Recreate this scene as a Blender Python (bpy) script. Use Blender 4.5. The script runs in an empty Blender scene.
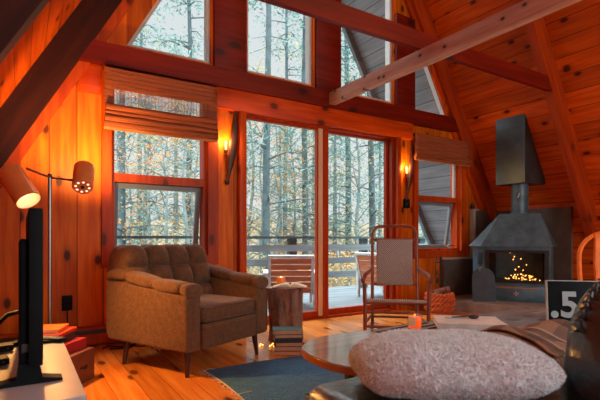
import bpy, bmesh, math, random
from math import sin, cos, pi, radians, sqrt, atan2
from mathutils import Vector, Matrix, noise as mnoise
random.seed(7)
SC = bpy.context.scene
COL = SC.collection

# ------------------------------------------------------------------ node helpers
def lin(r, g, b):
    f = lambda c: c/12.92 if c <= .04045 else ((c+.055)/1.055)**2.4
    return (f(r/255), f(g/255), f(b/255), 1)

class NT:
    def __init__(s, name):
        s.m = bpy.data.materials.new(name); s.m.use_nodes = True
        s.t = s.m.node_tree; s.t.nodes.clear()
        s.out = s.t.nodes.new('ShaderNodeOutputMaterial')
    def n(s, typ, **kw):
        nd = s.t.nodes.new(typ)
        for k, v in kw.items():
            if k.startswith('i_'):
                key = k[2:]
                key = int(key) if key.isdigit() else key.replace('_', ' ')
                s.set(nd.inputs[key], v)
            else: setattr(nd, k, v)
        return nd
    def set(s, inp, v):
        if isinstance(v, bpy.types.NodeSocket): s.t.links.new(v, inp)
        else: inp.default_value = v
    def math(s, op, a, b=0.0, c=None, clamp=False):
        nd = s.t.nodes.new('ShaderNodeMath'); nd.operation = op; nd.use_clamp = clamp
        s.set(nd.inputs[0], a); s.set(nd.inputs[1], b)
        if c is not None: s.set(nd.inputs[2], c)
        return nd.outputs[0]
    def mix(s, f, a, b, blend='MIX'):
        nd = s.t.nodes.new('ShaderNodeMix'); nd.data_type = 'RGBA'; nd.blend_type = blend
        s.set(nd.inputs[0], f); s.set(nd.inputs[6], a); s.set(nd.inputs[7], b)
        return nd.outputs[2]
    def ss(s, v, lo, hi):
        nd = s.t.nodes.new('ShaderNodeMapRange'); nd.interpolation_type = 'SMOOTHSTEP'
        s.set(nd.inputs[0], v); nd.inputs[1].default_value = lo; nd.inputs[2].default_value = hi
        return nd.outputs[0]
    def noise(s, vec, scale, detail=3, rough=.55):
        nd = s.t.nodes.new('ShaderNodeTexNoise')
        if vec is not None: s.set(nd.inputs['Vector'], vec)
        nd.inputs['Scale'].default_value = scale; nd.inputs['Detail'].default_value = detail
        nd.inputs['Roughness'].default_value = rough
        return nd.outputs[0]
    def obj(s): return s.t.nodes.new('ShaderNodeTexCoord').outputs['Object']
    def gen(s): return s.t.nodes.new('ShaderNodeTexCoord').outputs['Generated']
    def bump(s, h, strength=.3, dist=.01):
        nd = s.t.nodes.new('ShaderNodeBump'); s.set(nd.inputs['Height'], h)
        nd.inputs['Strength'].default_value = strength; nd.inputs['Distance'].default_value = dist
        return nd.outputs[0]
    def bsdf(s, color, rough=.5, metal=0, normal=None, **kw):
        b = s.t.nodes.new('ShaderNodeBsdfPrincipled')
        s.set(b.inputs['Base Color'], color); s.set(b.inputs['Roughness'], rough); s.set(b.inputs['Metallic'], metal)
        if normal is not None: s.set(b.inputs['Normal'], normal)
        for k, v in kw.items(): s.set(b.inputs[k.replace('_', ' ')], v)
        s.t.links.new(b.outputs[0], s.out.inputs[0]); return b

def plain(name, c, rough=.5, metal=0, var=.12, scale=14, bump=.08, **kw):
    """one colour, broken up a little by noise"""
    t = NT(name); o = t.obj()
    nz = t.noise(o, scale, 4)
    dark = tuple(x*(1-var) for x in c[:3])+(1,); light = tuple(min(1, x*(1+var)) for x in c[:3])+(1,)
    col = t.mix(t.ss(nz, .3, .7), dark, light)
    t.bsdf(col, rough, metal, t.bump(nz, bump, .01), **kw)
    return t.m

def emit(name, c, s):
    t = NT(name); e = t.n('ShaderNodeEmission'); e.inputs[0].default_value = c; e.inputs[1].default_value = s
    t.t.links.new(e.outputs[0], t.out.inputs[0]); return t.m

def wood(name, c1, c2, va, vl, width=.19, rough=.45, seam=.02, knots=1.0, kscale=(2.3, 1.5), spec=.18, fresh=.0, space='obj'):
    """boards: va across the boards, vl along them"""
    t = NT(name); o = t.obj() if space == 'obj' else t.gen()
    def dot(v):
        nd = t.n('ShaderNodeVectorMath', operation='DOT_PRODUCT'); t.set(nd.inputs[0], o); nd.inputs[1].default_value = v
        return nd.outputs['Value']
    a, l = dot(va), dot(vl)
    va_, vl_ = Vector(va), Vector(vl); vc = va_.cross(vl_); c = dot(tuple(vc))
    sc = t.math('DIVIDE', a, width)
    cell = t.math('FLOOR', sc); fr = t.math('FRACT', sc)
    wn = t.n('ShaderNodeTexWhiteNoise', noise_dimensions='1D'); t.set(wn.inputs['W'], cell)
    r = wn.outputs['Value']
    off = t.math('MULTIPLY', r, 37.0)
    cb = t.n('ShaderNodeCombineXYZ'); t.set(cb.inputs[0], t.math('MULTIPLY', a, 22.0)); t.set(cb.inputs[1], t.math('ADD', t.math('MULTIPLY', l, 1.6), off)); t.set(cb.inputs[2], t.math('MULTIPLY', c, 22.0))
    g = t.noise(cb.outputs[0], 1.0, 5, .6)
    cb2 = t.n('ShaderNodeCombineXYZ'); t.set(cb2.inputs[0], t.math('MULTIPLY', a, 5.0)); t.set(cb2.inputs[1], t.math('ADD', t.math('MULTIPLY', l, .9), off)); t.set(cb2.inputs[2], t.math('MULTIPLY', c, 5.0))
    g2 = t.noise(cb2.outputs[0], 1.0, 2, .5)
    col = t.mix(t.ss(g, .3, .72), c1, c2)
    col = t.mix(t.math('MULTIPLY', t.ss(g2, .35, .8), .35), col, tuple(x*.55 for x in c1[:3])+(1,))
    hv = t.n('ShaderNodeHueSaturation'); t.set(hv.inputs['Color'], col); t.set(hv.inputs['Value'], t.math('ADD', t.math('MULTIPLY', r, .42), .8))
    col = hv.outputs[0]
    if knots > 0:
        cb3 = t.n('ShaderNodeCombineXYZ'); t.set(cb3.inputs[0], t.math('ADD', t.math('MULTIPLY', a, kscale[0]), off)); t.set(cb3.inputs[1], t.math('ADD', t.math('MULTIPLY', l, kscale[1]), off))
        v = t.n('ShaderNodeTexVoronoi', voronoi_dimensions='2D'); t.set(v.inputs['Vector'], cb3.outputs[0]); v.inputs['Scale'].default_value = 1.0
        d = t.math('ADD', v.outputs['Distance'], t.math('MULTIPLY', g, .035))
        k = t.math('SUBTRACT', 1.0, t.ss(d, .06, .115)); k2 = t.math('SUBTRACT', 1.0, t.ss(d, .06, .22))
        col = t.mix(t.math('MULTIPLY', k2, .4*knots), col, tuple(x*.5 for x in c1[:3])+(1,))
        col = t.mix(t.math('MULTIPLY', k, .85*knots), col, (.016, .008, .005, 1))
    h = t.math('MULTIPLY', g, .15)
    if seam > 0:
        e = t.math('MINIMUM', fr, t.math('SUBTRACT', 1.0, fr))
        sm = t.ss(e, seam*.4, seam)
        col = t.mix(t.math('MULTIPLY', t.math('SUBTRACT', 1.0, sm), .8), col, (.02, .008, .004, 1))
        h = t.math('ADD', h, sm)
    t.bsdf(col, rough, 0, t.bump(h, .35, .006), Specular_IOR_Level=spec)
    return t.m

def glass(name, tint=(1, 1, 1, 1), ior=1.28, rough=0.0):
    t = NT(name); tr = t.n('ShaderNodeBsdfTransparent'); tr.inputs[0].default_value = tint
    gl = t.n('ShaderNodeBsdfGlossy'); gl.inputs['Roughness'].default_value = rough
    f = t.n('ShaderNodeFresnel'); bf = t.n('ShaderNodeNewGeometry').outputs['Backfacing']
    t.set(f.inputs[0], t.math('ADD', ior, t.math('MULTIPLY', bf, 1/ior-ior)))
    mx = t.n('ShaderNodeMixShader'); t.set(mx.inputs[0], f.outputs[0])
    t.t.links.new(tr.outputs[0], mx.inputs[1]); t.t.links.new(gl.outputs[0], mx.inputs[2])
    t.t.links.new(mx.outputs[0], t.out.inputs[0]); return t.m

# ------------------------------------------------------------------ mesh helpers
class MB:
    def __init__(s): s.bm = bmesh.new()
    def _xf(s, verts, M):
        if M is not None: bmesh.ops.transform(s.bm, matrix=M, verts=verts)
    def box(s, c, size, bev=0, seg=2, rot=None, M=None):
        r = bmesh.ops.create_cube(s.bm, size=1.0); vs = r['verts']
        bmesh.ops.scale(s.bm, vec=size, verts=vs)
        if bev > 0:
            es = list({e for v in vs for e in v.link_edges})
            b = bmesh.ops.bevel(s.bm, geom=es, offset=bev, segments=seg, profile=.5, affect='EDGES')
            vs = list({v for f in b['faces'] for v in f.verts} | {v for v in vs if v.is_valid})
            allv = set(vs); stack = list(vs)
            while stack:
                v = stack.pop()
                for e in v.link_edges:
                    o = e.other_vert(v)
                    if o not in allv: allv.add(o); stack.append(o)
            vs = list(allv)
        T = Matrix.Translation(c)
        if rot is not None: T = T @ rot
        if M is not None: T = M @ T
        bmesh.ops.transform(s.bm, matrix=T, verts=vs); return vs
    def b(s, x0, x1, y0, y1, z0, z1, bev=0, seg=2, M=None):
        return s.box(((x0+x1)/2, (y0+y1)/2, (z0+z1)/2), (x1-x0, y1-y0, z1-z0), bev, seg, None, M)
    def bar(s, p0, p1, w, h, bev=0, up=(0, 0, 1)):
        p0, p1 = Vector(p0), Vector(p1); d = p1-p0; L = d.length; d.normalize()
        u = Vector(up); x = d.cross(u); x.normalize(); u = x.cross(d)
        R = Matrix((x, d, u)).transposed().to_4x4()
        return s.box((p0+p1)/2, (w, L, h), bev, 2, R)
    def tube(s, pts, r, n=8, cap=True):
        pts = [Vector(p) for p in pts]; m = len(pts)
        rs = r if isinstance(r, (list, tuple)) else [r]*m
        rings = []; prev = None
        for i, p in enumerate(pts):
            d = (pts[min(i+1, m-1)]-pts[max(i-1, 0)]).normalized()
            if prev is None:
                a = Vector((0, 0, 1)) if abs(d.z) < .9 else Vector((1, 0, 0))
                x = d.cross(a).normalized()
            else:
                x = (prev - d*prev.dot(d)).normalized()
            prev = x; y = d.cross(x)
            rings.append([s.bm.verts.new(p+(x*cos(2*pi*k/n)+y*sin(2*pi*k/n))*rs[i]) for k in range(n)])
        for A, B in zip(rings, rings[1:]):
            for k in range(n): s.bm.faces.new((A[k], A[(k+1) % n], B[(k+1) % n], B[k]))
        if cap:
            s.bm.faces.new(rings[0][::-1]); s.bm.faces.new(rings[-1])
        return [v for R in rings for v in R]
    def cyl(s, p0, p1, r0, r1=None, n=16): return s.tube([p0, p1], [r0, r0 if r1 is None else r1], n)
    def lathe(s, prof, c=(0, 0, 0), n=20, M=None, cap=True, jitter=None):
        rings = []
        for (r, z) in prof:
            rings.append([s.bm.verts.new((c[0]+r*cos(2*pi*k/n)*(jitter(k, z) if jitter else 1), c[1]+r*sin(2*pi*k/n)*(jitter(k, z) if jitter else 1), c[2]+z)) for k in range(n)])
        for A, B in zip(rings, rings[1:]):
            for k in range(n): s.bm.faces.new((A[k], A[(k+1) % n], B[(k+1) % n], B[k]))
        if cap:
            s.bm.faces.new(rings[0][::-1]); s.bm.faces.new(rings[-1])
        vs = [v for R in rings for v in R]; s._xf(vs, M); return vs
    def prism(s, poly, a0, a1, axis='z', M=None):
        def P(u, v, w): return {'z': (u, v, w), 'y': (u, w, v), 'x': (w, u, v)}[axis]
        A = [s.bm.verts.new(P(u, v, a0)) for u, v in poly]; B = [s.bm.verts.new(P(u, v, a1)) for u, v in poly]
        n = len(poly)
        s.bm.faces.new(A[::-1]); s.bm.faces.new(B)
        for k in range(n): s.bm.faces.new((A[k], A[(k+1) % n], B[(k+1) % n], B[k]))
        s._xf(A+B, M); return A+B
    def holed(s, outer, holes, y0, y1):
        """polygon with holes in the XZ plane, thick from y0 to y1"""
        def loop(p):
            vs = [s.bm.verts.new((x, y0, z)) for x, z in p]
            return [s.bm.edges.new((vs[i], vs[(i+1) % len(vs)])) for i in range(len(vs))]
        es = loop(outer)
        for h in holes: es += loop(h)
        r = bmesh.ops.triangle_fill(s.bm, use_beauty=True, use_dissolve=False, edges=es)
        fs = [g for g in r['geom'] if isinstance(g, bmesh.types.BMFace)]
        ex = bmesh.ops.extrude_face_region(s.bm, geom=fs)
        bmesh.ops.translate(s.bm, vec=(0, y1-y0, 0), verts=[g for g in ex['geom'] if isinstance(g, bmesh.types.BMVert)])
    def grid(s, f, nu, nv, wrap_u=False):
        V = [[s.bm.verts.new(f(i/nu, j/nv)) for j in range(nv+1)] for i in range(nu if wrap_u else nu+1)]
        for i in range(nu):
            for j in range(nv):
                A, B = V[i], V[(i+1) % len(V)]
                s.bm.faces.new((A[j], B[j], B[j+1], A[j+1]))
        return V
    def pillow(s, c, size, p=4.0, n=24, M=None, prof=.55):
        """cushion: superelliptic outline, domed both sides"""
        vs = []
        rings = []
        m = 10
        for j in range(m+1):
            ph = -pi/2+pi*j/m; rr = max(cos(ph), 1e-3)**prof; z = sin(ph)*size[2]/2
            ring = []
            for k in range(n):
                th = 2*pi*k/n; cx, cy = cos(th), sin(th)
                q = (abs(cx)**p+abs(cy)**p)**(-1/p)
                ring.append(s.bm.verts.new((c[0]+cx*q*rr*size[0]/2, c[1]+cy*q*rr*size[1]/2, c[2]+z)))
            rings.append(ring)
        for A, B in zip(rings, rings[1:]):
            for k in range(n): s.bm.faces.new((A[k], A[(k+1) % n], B[(k+1) % n], B[k]))
        s.bm.faces.new(rings[0][::-1]); s.bm.faces.new(rings[-1])
        vs = [v for R in rings for v in R]; s._xf(vs, M); return vs
    def ball(s, c, r, n=10, sc=(1, 1, 1)):
        R = bmesh.ops.create_uvsphere(s.bm, u_segments=n, v_segments=max(6, n*2//3), radius=r)
        bmesh.ops.transform(s.bm, matrix=Matrix.Translation(c) @ Matrix.Diagonal((*sc, 1)), verts=R['verts']); return R['verts']
    def build(s, name, mat, parent=None, smooth=True, ang=40):
        bmesh.ops.recalc_face_normals(s.bm, faces=s.bm.faces)
        me = bpy.data.meshes.new(name); s.bm.to_mesh(me); s.bm.free()
        if smooth:
            me.polygons.foreach_set('use_smooth', [True]*len(me.polygons))
            me.set_sharp_from_angle(angle=radians(ang))
        for m in (mat if isinstance(mat, list) else [mat]): me.materials.append(m)
        o = bpy.data.objects.new(name, me); COL.objects.link(o)
        if parent is not None: o.parent = parent
        return o

def tag(o, label=None, cat=None, group=None, kind=None):
    if label: o['label'] = label
    if cat: o['category'] = cat
    if group: o['group'] = group
    if kind: o['kind'] = kind
    return o
def thing(name, label, cat, loc=(0, 0, 0), rz=0, group=None, kind=None):
    o = bpy.data.objects.new(name, None); o.empty_display_size = .1; COL.objects.link(o)
    o.location = loc; o.rotation_euler = (0, 0, rz)
    return tag(o, label, cat, group, kind)
def place(o, loc, rz=0):
    o.location = loc; o.rotation_euler = (0, 0, rz); return o
def struct(o, label=None, cat=None):
    o['kind'] = 'structure'
    if label: o['label'] = label
    if cat: o['category'] = cat
    return o
def copy_tree(o, parent=None):
    c = o.copy(); COL.objects.link(c)
    if parent is not None: c.parent = parent
    for ch in list(o.children): copy_tree(ch, c)
    return c
def RZ(a): return Matrix.Rotation(a, 4, 'Z')
def TR(*v): return Matrix.Translation(v)

# ------------------------------------------------------------------ materials
X, Y, Z = (1, 0, 0), (0, 1, 0), (0, 0, 1)
K = 1.75; CX = 2.69; AP = 6.75; APR = 6.31      # roof slope, ridge x, deck apex, rafter underside apex
sl = sqrt(1+K*K)
pine1, pine2 = lin(196, 82, 5), lin(234, 122, 12)
red1, red2 = lin(176, 66, 8), lin(214, 96, 14)
M = {}
M['wall'] = wood('pine_wall_boards', pine1, pine2, X, Z, .195, .45, .022, 1.0, (3.0, 1.7), spec=.18)
M['ceilR'] = wood('pine_roof_boards_right', red1, red2, (1/sl, 0, -K/sl), Y, .19, .5, .03, 1.0, (3.4, 1.9), spec=.15)
M['ceilL'] = wood('pine_roof_boards_left', red1, red2, (1/sl, 0, K/sl), Y, .19, .5, .03, 1.0, (3.4, 1.9), spec=.15)
M['kneewall'] = wood('pine_knee_wall', red1, red2, Z, Y, .19, .5, .03, 1.0, (3.4, 1.9), spec=.15)
M['floor'] = wood('pine_floor_boards', lin(206, 118, 42), lin(236, 156, 74), X, Y, .15, .2, .012, .9, (3.2, 1.3), spec=.9)
M['beam'] = wood('stained_beam', lin(92, 17, 4), lin(120, 27, 6), Z, X, .9, .45, 0, .9, (2.2, 1.3))
M['trimwood'] = wood('stained_trim', lin(172, 56, 6), lin(205, 82, 12), X, Z, .9, .4, 0, .8, (3., 1.4))
M['header'] = wood('stained_header', lin(172, 54, 6), lin(204, 78, 10), Z, X, .9, .4, 0, .9, (2.4, 1.5))
M['rafter'] = wood('dark_rafter', lin(134, 44, 7), lin(166, 62, 11), (K/sl, 0, 1/sl), (1/sl, 0, -K/sl), .9, .5, 0, .7, (2.2, 1.3))
M['greybeam'] = wood('weathered_daylit_beam', lin(172, 132, 116), lin(206, 176, 158), Z, Y, .9, .6, 0, 1.0, (6, 4.5))  # weathered wood, greyed further to stand in for daylight on its left face
M['doorframe'] = wood('red_door_frame', lin(146, 42, 8), lin(178, 58, 12), X, Z, .9, .35, 0, 0)
M['palewood'] = wood('pale_door_edge', lin(206, 160, 118), lin(222, 182, 142), X, Z, .9, .4, 0, 0)
M['glass'] = glass('window_glass')
M['vinyl'] = plain('grey_white_vinyl', lin(196, 200, 198), .4, 0, .04)
M['sashgrey'] = plain('grey_sash', lin(120, 130, 136), .4, 0, .06)
M['black'] = plain('black_metal', (.012, .013, .014, 1), .42, .0, .2, 30)
M['stove'] = plain('stove_black_steel', lin(80, 106, 118), .42, .2, .25, 9, .05)
M['platesteel'] = plain('plate_steel', lin(46, 56, 62), .4, .2, .25, 9, .05)
M['stoveint'] = plain('sooty_black', (.008, .007, .006, 1), .9)
M['chimbox'] = plain('polished_black_steel', lin(72, 84, 88), .34, .6, .2, 6, .03)
M['shield'] = plain('cement_board', lin(92, 76, 66), .6, 0, .2, 7)
M['shieldtrim'] = plain('shield_edge', lin(170, 160, 150), .5, 0, .1)
M['hearth'] = plain('slate_hearth', lin(132, 112, 100), .6, 0, .25, 8)
M['hearthwood'] = wood('hearth_wood', lin(170, 96, 50), lin(200, 124, 66), Z, X, .9, .45, 0, .5)
M['tvblack'] = plain('black_plastic', (.006, .010, .012, 1), .6, 0, .2, Specular_IOR_Level=.12)
M['white'] = plain('white_lacquer', lin(190, 198, 206), .35, 0, .05, 5, .03)
M['orange_shade'] = plain('orange_enamel', lin(222, 132, 72), .35, .1, .06, 8, .02)
M['shade_in'] = plain('white_enamel', lin(235, 225, 205), .5, 0, .03)
M['steel'] = plain('brushed_steel', lin(170, 165, 160), .3, .9, .05)
M['bronze'] = plain('bronze_rod', lin(110, 80, 60), .35, .8, .05)

def fabric(name, c1, c2, scale=260, bump=.4, rough=.95, **kw):
    t = NT(name); o = t.obj()
    n1 = t.noise(o, scale, 2); n2 = t.noise(o, scale*.12, 3)
    f = t.math('ADD', t.math('MULTIPLY', n1, .75), t.math('MULTIPLY', n2, .25))
    t.bsdf(t.mix(t.ss(f, .36, .64), c1, c2), rough, 0, t.bump(n1, bump, .004), **kw); return t.m
M['tweed'] = fabric('brown_tweed', lin(76, 52, 34), lin(128, 90, 58), Sheen_Weight=.15)
M['leg'] = plain('dark_walnut', lin(62, 32, 20), .4)
M['rug'] = fabric('blue_grey_wool', lin(38, 88, 128), lin(76, 128, 164), 120, .6)
M['fringe'] = plain('cream_thread', lin(214, 206, 190), .9)
M['leather'] = None
def leather():
    t = NT('black_green_leather'); o = t.obj()
    n1 = t.noise(o, 9, 4); n2 = t.noise(o, 90, 3)
    h = t.math('ADD', t.math('MULTIPLY', n1, 1.0), t.math('MULTIPLY', n2, .12))
    t.bsdf(t.mix(t.ss(n1, .3, .7), lin(28, 38, 40), lin(44, 56, 58)), .30, 0, t.bump(h, .45, .03), Specular_IOR_Level=.8, Coat_Weight=.6, Coat_Roughness=.22); return t.m
M['leather'] = leather()
M['fleece'] = fabric('sheepskin', lin(208, 214, 218), lin(238, 243, 246), 90, .8)
M['tabletop'] = wood('gloss_tabletop', lin(140, 136, 134), lin(160, 156, 154), Y, X, .3, .10, 0, .3, spec=1.0)
M['tabledge'] = plain('table_edge', lin(150, 84, 54), .35)
M['rockwood'] = plain('red_brown_turned_wood', lin(136, 66, 40), .35, 0, .2, 20)
def weave(name, c1, c2, s):
    t = NT(name); o = t.obj()
    ch = t.n('ShaderNodeTexChecker'); t.set(ch.inputs['Vector'], o); ch.inputs['Color1'].default_value = c1; ch.inputs['Color2'].default_value = c2; ch.inputs['Scale'].default_value = s
    t.bsdf(ch.outputs[0], .85, 0, t.bump(ch.outputs[1], .4, .004)); return t.m
M['weave'] = weave('woven_tape', lin(196, 184, 174), lin(104, 84, 78), 130)
M['bark'] = None
def bark():
    t = NT('log_bark'); o = t.obj()
    mp = t.n('ShaderNodeMapping'); t.set(mp.inputs[0], o); mp.inputs['Scale'].default_value = (1, 1, .35)
    n1 = t.noise(mp.outputs[0], 22, 5, .7); n2 = t.noise(mp.outputs[0], 7, 3)
    c = t.mix(t.ss(n1, .35, .65), lin(92, 52, 36), lin(160, 108, 80))
    c = t.mix(t.math('MULTIPLY', t.ss(n2, .45, .6), .6), c, lin(150, 128, 116))
    t.bsdf(c, .85, 0, t.bump(n1, .8, .015)); return t.m
M['bark'] = bark()
def reed(name, c1, c2):
    t = NT(name); o = t.obj()
    mp = t.n('ShaderNodeMapping'); t.set(mp.inputs[0], o); mp.inputs['Scale'].default_value = (2, 2, 120)
    n1 = t.noise(mp.outputs[0], 1.5, 2); n2 = t.noise(o, 140, 2)
    f = t.math('ADD', t.math('MULTIPLY', n1, .7), t.math('MULTIPLY', n2, .3))
    t.bsdf(t.mix(t.ss(f, .35, .65), c1, c2), .7, 0, t.bump(f, .6, .004)); return t.m
M['reed'] = reed('woven_reed', lin(108, 48, 16), lin(168, 84, 34))
M['reed_pale'] = reed('woven_reed_pale', lin(140, 76, 38), lin(206, 130, 72))
def shades(key, rgb, **kw):
    M[key] = plain(key, lin(*rgb), **kw)
for k, c in dict(book_green=(38, 92, 84), book_teal=(40, 80, 84), book_brown=(120, 62, 44), book_slate=(58, 64, 70), book_rust=(150, 74, 48), book_dark=(48, 44, 44),
                 book_red=(168, 34, 36), book_orange=(222, 112, 40), book_scarlet=(206, 58, 28), book_umber=(72, 48, 36), pages=(222, 206, 176), pagestan=(212, 154, 116), mag_white=(206, 202, 196), mag_grey=(170, 172, 172),
                 crate=(112, 58, 34), waxorange=(236, 88, 30), label=(226, 220, 214), rope=(60, 50, 44), orange_chair=(232, 116, 24), pot=(120, 70, 50)).items():
    shades(k, c, rough=.55)
M['deckboards'] = wood('grey_deck_boards', lin(102, 114, 121), lin(120, 132, 138), Y, X, .14, .7, .02, 0)
M['railwood'] = wood('grey_rail_wood', lin(112, 126, 132), lin(132, 146, 152), Z, X, .9, .8, 0, 0)
M['railpost'] = wood('dark_post_wood', lin(62, 78, 82), lin(82, 98, 100), X, Z, .9, .8, 0, 0)
M['soffit'] = wood('grey_soffit_boards', lin(122, 130, 136), lin(144, 152, 158), (1/sl, 0, -K/sl), Y, .19, .8, .03, 0)
M['soffitL'] = wood('grey_soffit_boards_left', lin(122, 130, 136), lin(144, 152, 158), (1/sl, 0, K/sl), Y, .19, .8, .03, 0)
M['slatwood'] = wood('deck_chair_slats', lin(166, 92, 58), lin(190, 118, 80), Z, X, .9, .55, 0, 0)
M['paleframe'] = plain('pale_chair_frame', lin(186, 190, 190), .6)

# ------------------------------------------------------------------ setting
YW0, YW1 = .06, .20
mb = MB(); mb.b(-1.3, 6.7, -7.0, YW1, -.12, 0); struct(mb.build('floor', M['floor'], smooth=False))
mb = MB(); v = mb.prism([(CX, AP), (6.72, AP-K*(6.72-CX)), (6.72+.25, AP-K*(6.72-CX)), (CX, AP+.45)], -7.0, YW1-.02, 'y'); struct(mb.build('ceiling', M['ceilR'], smooth=False))
mb = MB(); v = mb.prism([(CX, AP), (-1.34, AP-K*(CX+1.34)), (-1.59, AP-K*(CX+1.34)), (CX, AP+.45)], -7.0, YW1-.02, 'y'); struct(mb.build('ceiling', M['ceilL'], smooth=False))
for s_, key in ((1, 'soffit'), (-1, 'soffitL')):
    mb = MB(); mb.prism([(CX, AP), (CX+s_*4.03, AP-K*4.03), (CX+s_*4.28, AP-K*4.03), (CX, AP+.45)], YW1-.02, 1.45, 'y'); struct(tag(mb.build('roof_overhang', M[key], smooth=False), None))
    mb = MB(); mb.prism([(CX, AP), (CX+s_*4.03, AP-K*4.03), (CX+s_*3.92, AP-K*4.03), (CX, AP-.19)], 1.38, 1.44, 'y'); struct(mb.build('barge_board', M['railwood'], smooth=False))
# gable wall with its openings
u1 = [(.77, 2.52), (1.523, 2.52), (1.523, 3.87)]
u2 = [(1.896, 2.52), (2.677, 2.52), (2.677, 5.93), (1.896, 4.53)]
u3 = [(3.05, 2.52), (3.85, 2.52), (3.85, 4.35), (3.05, 5.78)]
u4 = [(4.207, 2.50), (4.88, 2.50), (4.207, 3.70)]
wl = [(.645, .72), (1.485, .72), (1.485, 2.2), (.645, 2.2)]
wr = [(4.25, .715), (5.075, .715), (5.075, 1.97), (4.25, 1.97)]
mb = MB()
outer = [(-1.16, 0), (1.83, 0), (1.83, 2.11), (3.87, 2.11), (3.87, 0), (6.54, 0), (CX, AP-.01)]
mb.holed(outer, [u1, u2, u3, u4, wl, wr], YW0, YW1)
struct(mb.build('wall_back', M['wall'], smooth=False))
# knee walls and the wall behind the camera, with assumed windows, enlarged to let daylight in
mb = MB(); mb.b(5.81, 5.93, -6.9, YW0, 0, 1.30); struct(mb.build('wall_right', M['kneewall'], smooth=False))
mb = MB(); mb.b(-.55, -.43, -6.9, YW0, 0, 1.30); struct(mb.build('wall_left', M['kneewall'], smooth=False))
mb = MB(); mb.holed([(-1.16, 0), (6.54, 0), (CX, AP-.01)], [[(-.2, .15), (2.6, .15), (2.6, 5.2), (1.6, 4.4)], [(2.78, .15), (5.6, .15), (3.8, 4.4), (2.78, 5.2)]], -7.0, -6.86)
struct(mb.build('wall_front', M['wall'], smooth=False))
mb = MB(); mb.b(5.795, 5.83, -6.8, YW0, 1.275, 1.315); struct(mb.build('trim_1', M['trimwood'], smooth=False))

# rafters
def rafter(y0, y1, side, name):
    mb = MB(); s = 1 if side == 'R' else -1
    pts = [(CX, AP), (CX+s*3.86, AP-K*3.86), (CX+s*3.606, AP-K*3.86), (CX, APR)]
    mb.prism(pts, y0, y1, 'y')
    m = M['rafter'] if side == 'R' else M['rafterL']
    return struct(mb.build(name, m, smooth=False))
M['rafterL'] = wood('shade_toned_rafter_left', lin(48, 18, 8), lin(68, 26, 11), (-K/sl, 0, 1/sl), (1/sl, 0, K/sl), .9, .5, 0, .7, (2.2, 1.3))  # left rafters darker: shade on faces turned from the lamps put into colour
i = 2
for (y0, y1) in ((-.02, YW0), (-1.30, -1.21), (-2.6, -2.51), (-3.9, -3.81), (-5.2, -5.11)):
    rafter(y0, y1, 'R', f'trim_{i}'); i += 1
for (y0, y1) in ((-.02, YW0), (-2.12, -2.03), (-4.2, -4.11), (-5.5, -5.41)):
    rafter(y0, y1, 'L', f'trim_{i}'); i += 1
# strip of trim along the underside of the end rafters
for s in (-1, 1):
    mb = MB(); a = APR; o = .15
    mb.prism([(CX, a), (CX+s*3.6, a-K*3.6), (CX+s*3.6-s*o/K*1.0, a-K*3.6), (CX, a-o)], .025, YW0, 'y')
    struct(mb.build(f'trim_{i}', M['trimwood'], smooth=False)); i += 1
# tie beam on the wall, header over the doors, posts
def xat(z, ap=APR): return (ap-z)/K
mb = MB(); mb.prism([(CX-xat(2.30), 2.30), (CX+xat(2.30), 2.30), (CX+xat(2.475), 2.475), (CX-xat(2.475), 2.475)], -.021, YW0, 'y'); struct(mb.build(f'trim_{i}', M['beam'])); i += 1
mb = MB(); mb.b(1.56, 4.13, .0, YW0, 2.10, 2.30, .005); struct(mb.build(f'trim_{i}', M['header'])); i += 1
mb = MB(); mb.b(.40, .57, .03, YW0, 2.06, 2.30, .004); struct(mb.build(f'trim_{i}', M['header'])); i += 1
for (a, b) in ((1.545, 1.875), (2.70, 3.03), (3.87, 4.19)):
    mb = MB(); zt = APR-K*abs((a+b)/2-CX)-.35
    mb.b(a, b, .02, YW0, 2.475, min(zt, 5.9), .005); struct(mb.build(f'trim_{i}', M['beam'])); i += 1
mb = MB(); mb.b(1.79, 1.865, .0, YW0, 0, 2.10, .004); struct(mb.build(f'trim_{i}', M['trimwood'])); i += 1
mb = MB(); mb.b(3.865, 3.93, .0, YW0, 0, 2.10, .004); struct(mb.build(f'trim_{i}', M['trimwood'])); i += 1
# collar tie between the second pair of rafters and the long beam under it
mb = MB(); mb.prism([(CX-xat(2.475, AP), 2.475), (CX+xat(2.475), 2.475), (CX+xat(2.62), 2.62), (CX-xat(2.62, AP), 2.62)], -1.301, -1.25, 'y'); struct(mb.build(f'trim_{i}', M['beam'])); i += 1
mb = MB(); mb.b(2.83, 2.91, -6.85, -.02, 2.325, 2.455, .006); struct(mb.build(f'trim_{i}', M['greybeam'])); i += 1

# windows -------------------------------------------------------------------
def inset(poly, d):
    n = len(poly); P = [Vector(p) for p in poly]; out = []
    area = sum(P[k].x*P[(k+1) % n].y-P[(k+1) % n].x*P[k].y for k in range(n))
    sg = 1 if area > 0 else -1
    for k in range(n):
        a, b, c = P[k-1], P[k], P[(k+1) % n]
        e1 = (b-a).normalized(); e2 = (c-b).normalized()
        n1 = Vector((-e1.y, e1.x))*sg; n2 = Vector((-e2.y, e2.x))*sg
        m = (n1+n2); m /= (1+n1.dot(n2)); out.append(tuple(b+m*d))
    return out
wi = 1
for nm, poly in (('a', u1), ('b', u2), ('c', u3), ('d', u4)):
    w = thing(f'window_{wi}', None, None, (0, 0, 0), kind='structure'); wi += 1
    mb = MB(); mb.holed(poly, [inset(poly, .028)], .09, .17); mb.build('window_frame', M['vinyl'], w, smooth=False)
    mb = MB(); mb.prism(inset(poly, .02), .125, .131, 'y'); mb.build('pane', M['glass'], w, smooth=False)
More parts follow.
